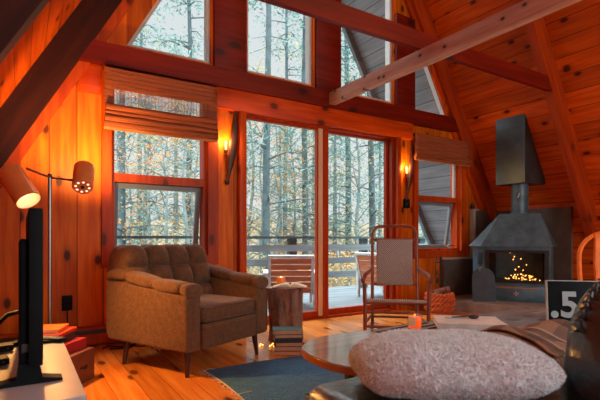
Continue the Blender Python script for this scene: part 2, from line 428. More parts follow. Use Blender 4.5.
for (xa, xb, za, zb, rail0, rail1) in ((.645, 1.485, .72, 2.2, 1.356, 1.43), (4.25, 5.075, .715, 1.97, 1.36, 1.43)):
    w = thing(f'window_{wi}', None, None, (0, 0, 0), kind='structure'); wi += 1
    P = [(xa, za), (xb, za), (xb, zb), (xa, zb)]
    mb = MB(); mb.holed([(xa-.075, za-.09), (xb+.10, za-.09), (xb+.10, zb+.06), (xa-.075, zb+.06)], [P], .025, YW0); mb.build('casing', M['trimwood'], w, smooth=False)
    mb = MB(); mb.holed(P, [inset(P, .03)], .075, .18); mb.b(xa, xb, .08, .16, rail0, rail1); mb.build('window_frame', M['trimwood'], w, smooth=False)
    mb = MB(); mb.b(xa+.02, xb-.02, .125, .131, rail1-.01, zb-.02); mb.build('pane', M['glass'], w, smooth=False)
    if xa > 3:
        mb = MB(); mb.b(xb-.07, xb-.03, .10, .118, rail1, zb-.03); mb.build('vinyl_stop', M['vinyl'], w, smooth=False)
    # lower sash, hinged at the rail and pushed open at the bottom
    L = rail0-za-.02; a = radians(9)
    R = TR(0, .16, rail0) @ Matrix.Rotation(a, 4, 'X')
    mb = MB()
    for q in ((xa+.03, xa+.075, -.015, .015, -L, 0), (xb-.075, xb-.03, -.015, .015, -L, 0), (xa+.075, xb-.075, -.015, .015, -.045, 0), (xa+.075, xb-.075, -.015, .015, -L, -L+.05)):
        mb.b(*q, M=R)
    sash = mb.build('sash', M['sashgrey'], w, smooth=False)
    mb = MB(); mb.b(xa+.06, xb-.06, -.003, .003, -L+.03, -.03, M=R); mb.build('sash_pane', M['glass'], sash, smooth=False)
    mb = MB(); mb.tube([(xb-.25, .10, za+.055), (xb-.21, .05, za+.075), (xb-.14, .03, za+.06)], .008, 6); mb.build('crank_handle', M['steel'], w)

# sliding door --------------------------------------------------------------
d = thing('door_1', None, None, kind='structure')
mb = MB()
mb.b(1.83, 1.885, .055, .19, 0, 2.11); mb.b(3.825, 3.87, .055, .19, 0, 2.11); mb.b(1.885, 3.825, .055, .19, 2.08, 2.11); mb.b(1.885, 3.825, .055, .19, 0, .022)
mb.build('door_frame', M['doorframe'], d, smooth=False)
for (a, b, y, nm) in ((1.885, 2.81, .075, 'sliding_panel'), (2.82, 3.825, .125, 'fixed_panel')):
    mb = MB(); lw = .012 if nm[0] == 's' else .05; rw = .07 if nm[0] == 's' else .03
    P = [(a, .022), (b, .022), (b, 2.08), (a, 2.08)]; H = [(a+lw, .085), (b-rw, .085), (b-rw, 2.06), (a+lw, 2.06)]
    mb.holed(P, [H], y, y+.045); pn = mb.build(nm, M['doorframe'], d, smooth=False)
    mb = MB(); mb.b(a+lw-.005, b-rw+.005, y+.018, y+.024, .08, 2.065); mb.build('pane', M['glass'], pn, smooth=False)
mb = MB(); mb.b(2.752, 2.806, .060, .0745, .03, 2.075, .003); mb.build('pale_stile', M['palewood'], d, smooth=False)
mb = MB(); mb.b(2.812, 2.885, .062, .122, .022, 2.075, .003); mb.build('stile', M['doorframe'], d, smooth=False)

# shield behind the stove, hearth ------------------------------------------
mb = MB(); mb.prism([(4.69, 0), (5.795, 0), (5.795, 1.27), (5.31, 1.27), (5.31, .62), (4.69, .62)], .0, .05, 'y'); struct(mb.build(f'trim_{i}', M['shield'], smooth=False)); i += 1
mb = MB(); mb.b(5.765, 5.808, -1.05, .0, 0, 1.27); struct(mb.build(f'trim_{i}', M['shield'], smooth=False)); i += 1
mb = MB(); mb.b(4.67, 5.325, -.012, .055, .60, .625); mb.b(5.285, 5.325, -.012, .055, .625, 1.285); mb.b(5.325, 5.40, -.012, .055, 1.265, 1.285)
struct(mb.build(f'trim_{i}', M['shieldtrim'], smooth=False)); i += 1
HP = [(4.36, -.30), (5.03, -1.46), (5.80, -1.46), (5.76, .0), (4.54, .0)]
mb = MB(); mb.prism(HP, .0, .115); t_h = mb.build('hearth_platform', M['hearth'], smooth=False)
tag(t_h, 'low slate hearth platform under the black corner fireplace', 'hearth')

# ------------------------------------------------------------------ armchair
ch = thing('armchair', 'brown tweed armchair with tufted back standing left of the glass door', 'armchair', (1.07, -.755, 0), radians(23.5))
mb = MB(); mb.b(-.37, .37, -.365, .32, .165, .315, .02, 3); mb.b(-.262, .262, -.39, -.36, .165, .325, .012, 3)
mb.tube([(-.26, -.393, .30), (.26, -.393, .30)], .006, 6)
mb.build('seat_base', M['tweed'], ch)
for s in (-1, 1):
    mb = MB(); A = []
    pl = [(-.385, .165), (.36, .175), (.385, .24), (.385, .585), (.2, .57), (-.385, .515)]
    a0, a1 = (.27, .395) if s > 0 else (-.395, -.27)
    for v in mb.prism(pl, a0, a1, 'x'): v.co.x += s*.055*max(0, (v.co.y+.385)/.77)
    bmesh.ops.bevel(mb.bm, geom=list(mb.bm.edges), offset=.018, segments=3, profile=.5, affect='EDGES')
    mb.tube([(s*.392, -.38, .18), (s*.392, -.385, .5)], .006, 6)
    mb.build('arm_panel', M['tweed'], ch)
    # padded arm top, sewn into four segments
    mb = MB(); cx = s*.335
    path = [(.40, .60), (.30, .63), (.15, .612), (0, .585), (-.15, .566), (-.30, .558), (-.38, .548), (-.40, .535)]
    def pp(t):
        t *= len(path)-1; k = min(int(t), len(path)-2); f = t-k
        return path[k][0]*(1-f)+path[k+1][0]*f, path[k][1]*(1-f)+path[k+1][1]*f
    def fa(u, v):
        y, z = pp(v); seg = abs(sin(pi*(v*4.0))); g = .72+.28*seg**.42
        end = min(1, (v/.06)**.5 if v < .06 else 1, ((1-v)/.07)**.5 if v > .93 else 1); end = max(end, .08)
        th = 2*pi*u; c_, s_ = cos(th), sin(th)
        return Vector((cx+s*.055*max(0, (y+.385)/.77)+.071*g*end*(abs(c_)**.75)*(1 if c_ > 0 else -1), y, z+(.043*g*end*(abs(s_)**.8)*(1 if s_ > 0 else -1))))
    V = mb.grid(fa, 24, 64, True)
    mb.bm.faces.new([V[k][0] for k in range(24)]); mb.bm.faces.new([V[k][64] for k in range(23, -1, -1)])
    mb.build('armrest', M['tweed'], ch, ang=60)
mb = MB()
mb.b(-.262, .262, -.385, .16, .325, .44, .035, 4); mb.tube([(-.25, -.385, .425), (.25, -.385, .425)], .006, 6); mb.tube([(-.25, -.387, .34), (.25, -.387, .34)], .006, 6)
mb.build('seat_cushion', M['tweed'], ch)
# tufted back
prof = [(.11, .34), (.14, .44), (.175, .55), (.21, .66), (.235, .735), (.258, .78), (.305, .80), (.35, .79), (.385, .75), (.40, .66), (.395, .5), (.38, .33), (.36, .2)]
def plen():
    L = [0]
    for a, b in zip(prof, prof[1:]): L.append(L[-1]+sqrt((a[0]-b[0])**2+(a[1]-b[1])**2))
    return L
PL = plen()
def pb(t):
    d_ = t*PL[-1]
    for k in range(len(PL)-1):
        if d_ <= PL[k+1]+1e-9:
            f = (d_-PL[k])/(PL[k+1]-PL[k]); a, b = prof[k], prof[k+1]
            return a[0]*(1-f)+b[0]*f, a[1]*(1-f)+b[1]*f
    return prof[-1]
def fb(u, v):
    y, z = pb(v); y2, z2 = pb(min(1, v+.01)); y1, z1 = pb(max(0, v-.01))
    ty, tz = y2-y1, z2-z1; L = sqrt(ty*ty+tz*tz) or 1
    ny, nz = -tz/L, ty/L
    dl = v*PL[-1]; row = (dl-.03)/.165
    tu = abs(sin(pi*u*4)); tv = abs(sin(pi*row)) if dl < .66 else 1
    A = .07*(max(tu, 0)**.42)*(max(tv, 0)**.4)
    edge = min(1, u/.05, (1-u)/.05); sh = (1-edge**.5)*.022
    x = -.415+.765*u
    x += (1 if u < .5 else -1)*0
    cy, cz = .30, .55
    return Vector((x, y+ny*A+(cy-y)*sh*2.5, z-.014+nz*A+(cz-z)*sh*1.2))
mb = MB(); V = mb.grid(fb, 72, 90)
mb.bm.faces.new(V[0]); mb.bm.faces.new(V[-1][::-1]); mb.bm.faces.new([V[k][0] for k in range(72, -1, -1)]); mb.bm.faces.new([V[k][90] for k in range(73)])
mb.build('backrest', M['tweed'], ch, ang=60)
for (x, y) in ((-.33, -.32), (.33, -.32), (-.37, .26), (.37, .26)):
    mb = MB(); mb.cyl((x*1.03, y*1.03, 0), (x*.98, y*.98, .175), .013, .024, 14); mb.build('leg', M['leg'], ch)

# ------------------------------------------------------------------ log side table, things on it
rnd = random.Random(3); ph = [rnd.uniform(0, 6.28) for _ in range(6)]
def jit(k, z): 
    a = 2*pi*k/32
    return 1+.05*sin(2*a+ph[0])+.04*sin(3*a+ph[1]+z*4)+.025*sin(7*a+ph[2]+z*9)+.02*sin(11*a+z*14)
st = thing('log_side_table', 'tree stump side table between the brown armchair and the glass door', 'side table', (1.95, -.60, 0))
mb = MB(); mb.lathe([(.150, 0), (.146, .02), (.14, .12), (.142, .22), (.146, .32), (.150, .40), (.146, .445), (.13, .452)], n=32, jitter=jit); mb.build('trunk', M['bark'], st, ang=50)
mb = MB(); mb.lathe([(.134, .450), (.132, .456)], n=32, jitter=jit); mb.build('cut_top', M['pages'], st)
bk = thing('open_book', 'open book lying face up on the tree stump table', 'book', (1.965, -.65, .456), radians(-32))
mb = MB(); mb.b(-.15, .15, -.095, .095, 0, .006, .002); mb.build('cover', M['book_rust'], bk)
for s in (-1, 1):
    def fp(u, v):
        x = u*.142; return Vector((s*x, -.088+.176*v, .007+.026*sin(pi*min(1, u*1.05)**.5*.98)))
    mb = MB(); V = mb.grid(fp, 12, 2)
    ex = bmesh.ops.extrude_face_region(mb.bm, geom=list(mb.bm.faces)); 
    for v in [g for g in ex['geom'] if isinstance(g, bmesh.types.BMVert)]: v.co.z = .0065
    mb.build('page_block', M['pages'], bk)
M['candleglass'] = None
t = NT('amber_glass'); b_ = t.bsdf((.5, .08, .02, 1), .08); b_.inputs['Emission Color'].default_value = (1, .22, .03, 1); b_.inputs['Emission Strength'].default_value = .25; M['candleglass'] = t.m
M['flame'] = emit('candle_flame', (1, .42, .10, 1), 9)
cd = thing('candle_holder', 'small amber glass candle burning on the tree stump beside the open book', 'candle', (1.955, -.515, .456))
mb = MB(); mb.lathe([(.03, 0), (.034, .01), (.034, .02), (.04, .045), (.039, .07), (.034, .078), (.030, .07), (.033, .045), (.026, .03)], n=18); mb.build('glass_cup', M['candleglass'], cd)
mb = MB(); mb.ball((0, 0, .062), .014, 8, (1, 1, 1.5)); mb.build('flame', M['flame'], cd)

# books on the floor in front of the stump ----------------------------------
def book(name, label, group, loc, rz, w, dpt, h, cover, paper='pages'):
    r = thing(name, label, 'book', (loc[0], loc[1], loc[2]), rz, group)
    mb = MB(); c_ = .003
    mb.b(-w/2, w/2, -dpt/2, dpt/2, 0, c_, .001); mb.b(-w/2, w/2, -dpt/2, dpt/2, h-c_, h, .001)
    mb.b(-w/2, w/2, -dpt/2, -dpt/2+c_, c_, h-c_)
    mb.build('cover', M[cover], r, smooth=False)
    mb = MB(); mb.b(-w/2+.004, w/2-.004, -dpt/2+c_, dpt/2-.004, c_, h-c_); mb.build('page_block', M[paper], r, smooth=False)
    return r
names = ['green hardback book, topmost of the floor stack before the stump', 'teal hardback book, second from the top of the floor stack', 'dark hardback book, third from the top of the floor stack',
         'slate hardback book, fourth from the top of the floor stack', 'brown hardback book, second from the bottom of the floor stack', 'rust hardback book lying lowest in the floor stack']
cv = ['book_green', 'book_teal', 'book_dark', 'book_slate', 'book_brown', 'book_rust']
z = 0
for k in range(5, -1, -1):
    h = (.034, .026, .032, .03, .034, .03)[k]
    book('book', names[k], 'books stacked on the floor', (1.735+rnd.uniform(-.008, .008), -1.01+rnd.uniform(-.008, .008), z), radians(-28+rnd.uniform(-6, 6)+(180 if k != 2 else 0)), .21-.002*k+(.01 if k == 0 else 0), .15, h, cv[k], 'pagestan'); z += h+.0005

# fairy lights ---------------------------------------------------------------
M['bulb'] = emit('fairy_bulb', (1, .36, .07, 1), 6)
fl = thing('fairy_lights', 'string of small warm fairy lights on the floor by the stump', 'fairy lights', (1.70, -.72, 0))
pts = [(-.06+.02*k+.01*sin(k*2.1), .05*sin(k*1.3)-.02*k*.4, .005) for k in range(8)]
mb = MB(); mb.tube(pts, .0025, 5); mb.build('wire', M['bronze'], fl)
for p in pts[::1]:
    mb = MB(); mb.ball((p[0], p[1], .010), .0055, 8); mb.build('bulb', M['bulb'], fl)

# ------------------------------------------------------------------ rug
rg = thing('rug', 'large slate blue rug on the floor under the low table', 'rug', (0, 0, 0))
def fr(u, v):
    return Vector((1.02+2.3*u+.012*sin(v*9), -1.13-1.62*v+.008*sin(u*14), .007+.003*sin(u*23+v*9)*sin(v*17)))
mb = MB(); mb.grid(fr, 40, 30); ex = bmesh.ops.extrude_face_region(mb.bm, geom=list(mb.bm.faces))
for v in [g for g in ex['geom'] if isinstance(g, bmesh.types.BMVert)]: v.co.z = .001
mb.build('rug_body', M['rug'], rg)
mb = MB()
mb.tube([(1.018+.012*sin(v/30*9), -1.13-1.62*v/30, .009) for v in range(31)], .004, 5)
for k in range(54):
    y = -1.14-1.6*k/54+rnd.uniform(-.008, .008); x = 1.02+.012*sin(k/54*9); L = rnd.uniform(.015, .04) if k % 18 else rnd.uniform(.07, .11)
    sgn = -1 if k % 18 else 1; 
    mb.tube([(x, y, .009), (x+sgn*L*.5, y+rnd.uniform(-.02, .02), .012 if sgn > 0 else .008), (x+sgn*L, y+rnd.uniform(-.04, .04), .011 if sgn > 0 else .003)], .0022, 4)
f_ = mb.build('fringe', M['fringe'], rg); f_['kind'] = 'stuff'; f_['label'] = 'cream thread fringe along the rug edge'

# ------------------------------------------------------------------ coffee table
ct = thing('coffee_table', 'long low table with rounded end and glossy top before the sofa', 'table', (0, 0, 0))
def outline(inset_=0, n=14):
    pts = []; x0, x1, y0, y1 = 1.035+inset_, 3.02-inset_, -2.77+inset_, -2.10-inset_
    rl = .30; rr = .2
    for (cx, cy, r, a0) in ((x0+rl, y0+rl, rl, 180), (x1-rr, y0+rr, rr, 270), (x1-rr, y1-rr, rr, 0), (x0+rl, y1-rl, rl, 90)):
        for k in range(n+1):
            a = radians(a0+90*k/n); pts.append((cx+r*cos(a), cy+r*sin(a)))
    return pts
mb = MB(); mb.prism(outline(.004), .374, .381); mb.build('top_surface', M['tabletop'], ct)
mb = MB(); mb.prism(outline(), .350, .3755); mb.build('tabletop', M['tabledge'], ct)
for (x, y) in ((1.19, -2.60), (2.8, -2.60), (1.34, -2.26), (2.8, -2.26)):
    mb = MB(); mb.b(x-.018, x+.018, y-.018, y+.018, .010, .351, .003); mb.build('leg', M['black'], ct)
TZ = .382
def stripes():
    t = NT('striped_cotton'); o = t.obj(); sp = t.n('ShaderNodeSeparateXYZ'); t.set(sp.inputs[0], o)
    f = t.math('FRACT', t.math('MULTIPLY', sp.outputs[1], 17.0))
    f = t.math('GREATER_THAN', f, .55)
    t.bsdf(t.mix(f, lin(34, 34, 38), lin(150, 148, 146)), .9); return t.m
M['stripes'] = stripes()
mt = MB(); mt.grid(lambda u, v: Vector((-.21+.42*u, -.125+.25*v, .0045+.002*sin(u*9)*sin(v*7))), 14, 8)
ex = bmesh.ops.extrude_face_region(mt.bm, geom=list(mt.bm.faces))
for v in [g for g in ex['geom'] if isinstance(g, bmesh.types.BMVert)]: v.co.z = .0005
mat_o = mt.build('placemat', M['stripes']); place(mat_o, (1.80, -2.245, TZ), radians(6)); tag(mat_o, 'black and white striped mat under the jar candle', 'placemat')
# jar candle
t = NT('lit_wax'); b_ = t.bsdf(lin(236, 88, 30), .4); b_.inputs['Emission Color'].default_value = (1, .12, .015, 1); b_.inputs['Emission Strength'].default_value = .45; M['litwax'] = t.m  # emission put into the wax to stand for candlelight inside it
jc = thing('jar_candle', 'orange wax candle in a glass jar on the striped mat', 'candle', (1.80, -2.24, TZ+.007))
mb = MB(); mb.lathe([(.033, .004), (.034, .008), (.034, .062), (.012, .064)], n=20); mb.build('wax', M['litwax'], jc)
mb = MB(); mb.lathe([(.034, 0), (.038, .004), (.038, .074), (.033, .082), (.033, .094), (.0315, .094), (.0315, .082), (.0358, .073), (.0358, .005)], n=24); mb.build('jar', M['glass'], jc)
mb = MB(); mb.grid(lambda u, v: Vector((.0388*cos(radians(165+62*u)), .0388*sin(radians(165+62*u)), .018+.048*v)), 10, 1); mb.build('paper_label', M['label'], jc)
M['flame2'] = emit('jar_flame', (1, .30, .06, 1), 1.3)
mb = MB(); mb.ball((0, 0, .072), .006, 8, (1, 1, 1.5)); mb.build('flame', M['flame2'], jc)
# two large books beside it
book('picture_book', 'pale grey picture book lying under the white one on the table', 'picture books on the low table', (2.02, -2.45, TZ), radians(-40), .36, .27, .036, 'mag_grey')
book('picture_book', 'white picture book on top of the pair on the table', 'picture books on the low table', (1.99, -2.43, TZ+.0365), radians(-43), .33, .25, .028, 'mag_white')
gm = thing('wick_trimmer', 'small black clip with a pale strip lying on the white picture book', 'wick trimmer', (2.02, -2.42, TZ+.065), radians(-30))
mb = MB(); mb.pillow((.02, 0, .012), (.055, .035, .022), 2.2, 16); mb.tube([(0, .01, .014), (-.05, .02, .008), (-.09, .02, .006)], .004, 6); mb.build('clip', M['black'], gm)
mb = MB(); mb.b(-.12, .0, .012, .035, .0005, .004); mb.build('strip', M['mag_grey'], gm)

# flip-number display at the end of the table
ck = thing('number_clock', 'black number clock with a pale frame showing 5 at the table end', 'clock', (2.775, -2.60, TZ), radians(-44))
mb = MB(); R = Matrix.Rotation(radians(-6), 4, 'X')
mb.b(-.17, .17, -.014, .014, .002, .24, .006, 2, R); mb.build('case', M['tvblack'], ck)
mb = MB(); 
for q in ((-.173, .173, -.018, .016, .238, .243), (-.174, .174, -.018, .016, 0.0, .006), (-.173, -.169, -.018, .016, .006, .238), (.169, .173, -.018, .016, .006, .236)): mb.b(*q, M=R)
mb.build('frame', M['mag_grey'], ck, smooth=False)
M['digit'] = plain('digit_white', lin(150, 166, 172), .5, 0, .04)
def text_mesh(s, size, name, mat, parent, loc, rot, off=.012):
    cu = bpy.data.curves.new('txt', 'FONT'); cu.body = s; cu.size = size; cu.offset = off; cu.extrude = .0006; cu.resolution_u = 5
    o = bpy.data.objects.new('txt', cu); COL.objects.link(o); bpy.context.view_layer.update()
    me = bpy.data.meshes.new_from_object(o.evaluated_get(bpy.context.evaluated_depsgraph_get()))
    bpy.data.objects.remove(o); me.transform(Matrix.LocRotScale(Vector(loc), rot, (1, 1, 1))); me.materials.append(mat)
    r = bpy.data.objects.new(name, me); COL.objects.link(r); r.parent = parent; return r
from mathutils import Euler
text_mesh('.', .21, 'decimal_point', M['digit'], ck, (-.160, -.0200, .035), Euler((radians(84), 0, 0)).to_quaternion(), .008)
text_mesh('5', .205, 'digit', M['digit'], ck, (-.108, -.0200, .035), Euler((radians(84), 0, 0)).to_quaternion(), .006)

# ------------------------------------------------------------------ sofa, sheepskin pillow, blanket
so = thing('sofa', 'black leather sofa in the foreground with a rounded seamed back', 'sofa', (0, 0, 0))
mb = MB(); mb.b(.74, 1.9, -4.6, -2.86, .03, .30, .03, 3); mb.build('sofa_base', M['leather'], so)
mb = MB(); mb.b(.70, 1.93, -3.08, -2.83, .27, .445, .055, 5); mb.tube([(.715, -2.845, .41), (1.9, -2.842, .41)], .006, 6); mb.tube([(.705, -2.86, .41), (.705, -3.05, .41)], .006, 6); mb.build('armrest', M['leather'], so)
mb = MB(); mb.b(.70, 1.36, -4.6, -3.085, .27, .42, .05, 5); mb.build('seat_cushion', M['leather'], so)
# back: bulging block with gathered seam
def sback():
    mb = MB()
    prof = []
    # section in x,z (front face left), rounded top
    for k in range(25):
        a = pi*k/24
        prof.append((1.30+.16-.16*cos(a)*1.0+ (0.03*sin(a)), .60+.15*sin(a)))
    prof = [(1.285, .30), (1.272, .40), (1.276, .50)]+prof+[(1.66, .45), (1.66, .30)]
    n = len(prof)
    def f(u, v):
        k = min(int(v*(n-1)), n-2); q = v*(n-1)-k
        x = prof[k][0]*(1-q)+prof[k+1][0]*q; z = prof[k][1]*(1-q)+prof[k+1][1]*q
        y = -4.6+1.335*u
        # round off the far end
        e = max(0, (u-.955)/.045); s_ = 1-.22*(1-sqrt(max(0, 1-e*e)))
        cx, cz = 1.47, .45
        x = cx+(x-cx)*s_; z = cz+(z-cz)*(s_ if z > cz else 1)
        w = .009*sin(v*120)*max(0, 1-abs(u-.965)/.03)
        return Vector((x-w, y, z+w))
    V = mb.grid(f, 110, 60)
    mb.bm.faces.new([V[-1][j] for j in range(61)]); mb.bm.faces.new([V[0][j] for j in range(60, -1, -1)])
    sb = mb.build('backrest', M['leather'], so, ang=60)
    mb = MB()
    pts = []
    for j in range(8, 55):
        p = f(.962, j/60); c = Vector((1.47, p.y, .45)); dd = (p-c).normalized(); pts.append(p+dd*.002)
    mb.tube(pts, .0055, 6)
    for j in range(0, len(pts)-1, 2):
        p = pts[j]; mb.tube([p+Vector((0, -.012, 0)), p+Vector((0, .0, .004)), p+Vector((0, .012, 0))], .003, 4)
    mb.build('stitched_seam', M['leather'], sb)
sback()

def pillow():
    r = thing('sheepskin_pillow', 'fluffy white sheepskin pillow lying on the black leather sofa', 'pillow', (1.045, -3.09, .515), radians(-31))
    mb = MB(); mb.pillow((0, 0, 0), (.55, .38, .15), 3.8, 72, None, .72)
    bmesh.ops.subdivide_edges(mb.bm, edges=list(mb.bm.edges), cuts=1, use_grid_fill=True)
    for v in mb.bm.verts:
        n_ = mnoise.noise(v.co*7)*.016+mnoise.noise(v.co*30)*.006
        v.co += v.co.normalized()*n_
    faces = [(f.calc_center_median().copy(), f.normal.copy(), f.calc_area()) for f in mb.bm.faces]
    o = mb.build('pillow_cover', M['fleece'], r, ang=180)
    # short curls of wool
    rn = random.Random(5); me = o.data; V = []; Fc = []
    tot = sum(p.area for p in me.polygons)
    for p in me.polygons:
        k = p.area/tot*30000; cnt = int(k)+(rn.random() < k-int(k))
        vs = [me.vertices[i].co for i in p.vertices]
        for _ in range(cnt):
            a, b = rn.random(), rn.random()
            if len(vs) == 4: c = vs[0]*(1-a)*(1-b)+vs[1]*a*(1-b)+vs[2]*a*b+vs[3]*(1-a)*b
            else: c = vs[0]+(vs[1]-vs[0])*a*.5+(vs[-1]-vs[0])*b*.5
            n_ = (p.normal+Vector((rn.uniform(-1, 1), rn.uniform(-1, 1), rn.uniform(-1, 1)))*.8).normalized()
            t_ = n_.orthogonal().normalized(); L = rn.uniform(.004, .010); w = .0016; bx = n_.cross(t_)
            i0 = len(V); V += [c-t_*w, c+t_*w, c+n_*L*.6+t_*w*.8+bx*.001, c+n_*L*.6-t_*w*.8+bx*.001, c+n_*L+bx*.003]
            Fc += [(i0, i0+1, i0+2, i0+3), (i0+3, i0+2, i0+4)]
    m2 = bpy.data.meshes.new('wool'); m2.from_pydata([tuple(v) for v in V], [], Fc); m2.materials.append(M['fleece'])
    w_ = bpy.data.objects.new('wool', m2); COL.objects.link(w_); w_.parent = r; w_['kind'] = 'stuff'
pillow()

def plaid():
    t = NT('plaid_wool'); g = t.obj(); sp = t.n('ShaderNodeSeparateXYZ'); t.set(sp.inputs[0], g)
    fx = t.math('FRACT', t.math('MULTIPLY', sp.outputs[0], 8.0)); fy = t.math('FRACT', t.math('MULTIPLY', sp.outputs[1], 8.0))
    a = t.math('GREATER_THAN', fx, .55); b = t.math('GREATER_THAN', fy, .6); c = t.math('GREATER_THAN', fx, .93)
    col = t.mix(a, lin(150, 122, 102), lin(112, 88, 74)); col = t.mix(t.math('MULTIPLY', b, .6), col, lin(84, 74, 70)); col = t.mix(t.math('MULTIPLY', c, .8), col, lin(182, 166, 150))
    t.bsdf(col, .95, 0, t.bump(t.noise(g, 200, 2), .4, .004)); return t.m
M['plaid'] = plaid()
def blanket():
    # folded throw laid over the far arm of the sofa, hanging a little down both sides
    def f(u, v, lift=0):
        x = 1.50+.46*u
        s_ = -.21+.42*v                       # along the drape
        half = .142
        fold = .010*sin(u*17+v*4)+.006*sin(u*31+1+v*9)
        if abs(s_) < half: y = -2.955+s_; z = .452
        else:
            e = abs(s_)-half; y = -2.955+(1 if s_ > 0 else -1)*(half+.006+min(e, .02)*.4); z = .452-max(0, e-.012)
        bul = .052*max(0, 1-(s_/half)**2) if abs(s_) < half else 0
        return Vector((x+.02*sin(v*5), y+(.008*sin(u*19) if abs(s_) > half else 0)*(1 if s_ > 0 else -1)*.5+(.006 if s_ > half else -.006 if s_ < -half else 0), z+bul*(.75+.35*sin(u*9+1)+.18*sin(v*11+u*5))+abs(fold)*.9+lift))
    mb = MB(); mb.grid(f, 60, 50)
    mb.grid(lambda u, v: f(.06+u*.9, .12+v*.72, .014), 60, 44)
    o = mb.build('throw_blanket', M['plaid'], ang=80)
    m = o.modifiers.new('s', 'SOLIDIFY'); m.thickness = .006; m.offset = 1
    tag(o, 'brown plaid blanket folded over the arm of the black leather sofa', 'blanket')
blanket()

# ------------------------------------------------------------------ rocking chair
rk = thing('rocking_chair', 'wooden rocking chair with woven back and seat facing the room', 'rocking chair', (2.55, -1.32, .011), radians(-42))
W_ = .215
def P_(name, pts, r, mat='rockwood', n=10):
    mb = MB(); mb.tube(pts, r, n); return mb.build(name, M[mat], rk)
# back hoop: two posts joined by an arch
pts = [(-.185, .20, .09), (-.185, .21, .40), (-.185, .27, .82)]
pts += [(-.185+.05*(1-cos(a)), .28+.004*k, .88+.085*sin(a)) for k, a in enumerate([pi/2*q/5 for q in range(6)])]
pts += [(x, .30, .972) for x in (-.06, .06)]
pts += [(.185-.05*(1-cos(a)), .28+.004*k, .88+.085*sin(a)) for k, a in reversed(list(enumerate([pi/2*q/5 for q in range(6)])))]
pts += [(.185, .27, .82), (.185, .21, .40), (.185, .20, .09)]
P_('back_hoop', pts, .0145)
for s, z in ((0, .855), (1, .475)): P_('back_rail', [(-.185, .225+(z-.45)*.115, z), (.185, .225+(z-.45)*.115, z)], .010)
mb = MB()
def fbk(u, v): z = .47+.385*v; return Vector((-.15+.30*u, .212+(z-.45)*.115+.012*sin(pi*v), z))
mb.grid(fbk, 20, 20); bp = mb.build('back_panel', M['weave'], rk); m = bp.modifiers.new('s', 'SOLIDIFY'); m.thickness = .012
for s in (-1, 1):
    P_('leg', [(s*.235, -.20, .085), (s*.235, -.20, .30), (s*.24, -.205, .52)], .0155)
    P_('arm', [(s*.19, .24, .62), (s*.205, .10, .60), (s*.232, -.10, .585), (s*.245, -.20, .575), (s*.25, -.235, .55), (s*.248, -.23, .525)], [.013, .015, .019, .021, .018, .012])
    mb = MB(); A = []
    for k in range(17):
        q = -1+2*k/16; A.append((s*.235-(s*.03*(q+1)/2), q*.42+.02, .012+.078*q*q))
    mb.tube(A, .013, 8); mb.build('rocker', M['rockwood'], rk)
    P_('side_stretcher', [(s*.235, -.2, .22), (s*.187, .2, .22)], .010)
for z in (.19, .30): P_('front_stretcher', [(-.235, -.2, z), (.235, -.2, z)], .011)
P_('rear_stretcher', [(-.185, .2, .20), (.185, .2, .20)], .010)
mb = MB(); mb.box((0, 0, .358), (.45, .42, .028), .011, 3, Matrix.Rotation(radians(-8.5), 4, 'X')); mb.build('seat', M['weave'], rk)
P_('seat_rail', [(-.235, -.2, .372), (.235, -.2, .372)], .012)

# ------------------------------------------------------------------ stove
sv = thing('fireplace_stove', 'black steel corner fireplace with flared hood and flue pipe', 'fireplace', (5.38, -.62, .115), radians(-58.2))
hexp = [(-.40, -.36), (.32, -.36), (.37, -.06), (.28, .18), (-.30, .18), (-.55, -.10)]
zo = -.115
mb = MB(); mb.prism(hexp, .0, .235); mb.prism([(x*1.0, y*1.0) for x, y in hexp], .60, .665)
def wallseg(a, b, z0, z1, th=.02):
    a, b = Vector(a), Vector(b); d = (b-a).normalized(); n_ = Vector((-d.y, d.x))*th
    mb.prism([tuple(a), tuple(b), tuple(b+n_), tuple(a+n_)], z0, z1)
for k in (1, 2, 3, 4, 5): wallseg(hexp[k], hexp[(k+1) % 6], .235, .60)
mb.b(-.40, -.36, -.36, -.33, .235, .60); mb.b(.28, .32, -.36, -.33, .235, .60)
mb.build('firebox', M['stove'], sv, smooth=False)
mb = MB(); mb.holed([(-.385, .225), (.305, .225), (.305, .62), (-.385, .62)], [[(-.34, .26), (.26, .26), (.26, .59), (-.34, .59)]], -.385, -.36); mb.build('door_frame', M['black'], sv, smooth=False)
mb = MB(); mb.prism([(x*.93, y*.93) for x, y in hexp], .236, .24); 
for k in (2, 3, 4):
    a, b = Vector(hexp[k])*.94, Vector(hexp[(k+1) % 6])*.94
    mb.prism([tuple(a), tuple(b), tuple(b*.99), tuple(a*.99)], .24, .60)
mb.build('firebox_lining', M['stoveint'], sv, smooth=False)
mb = MB(); mb.b(-.35, .27, -.374, -.370, .25, .60); mb.build('door_glass', M['glass'], sv, smooth=False)
mb = MB(); mb.b(-.34, .26, -.385, -.36, .03, .19, .004); dr = mb.build('ash_drawer', M['stove'], sv)
mb = MB(); mb.b(-.31, .20, -.392, -.384, .165, .176); mb.build('drawer_pull', M['hearthwood'], dr, smooth=False)
mb = MB(); mb.tube([(-.07, -.39, .10), (-.01, -.39, .10)], .012, 8); mb.tube([(-.04, -.39, .075), (-.04, -.39, .125)], .010, 8); mb.build('latch', M['steel'], dr)
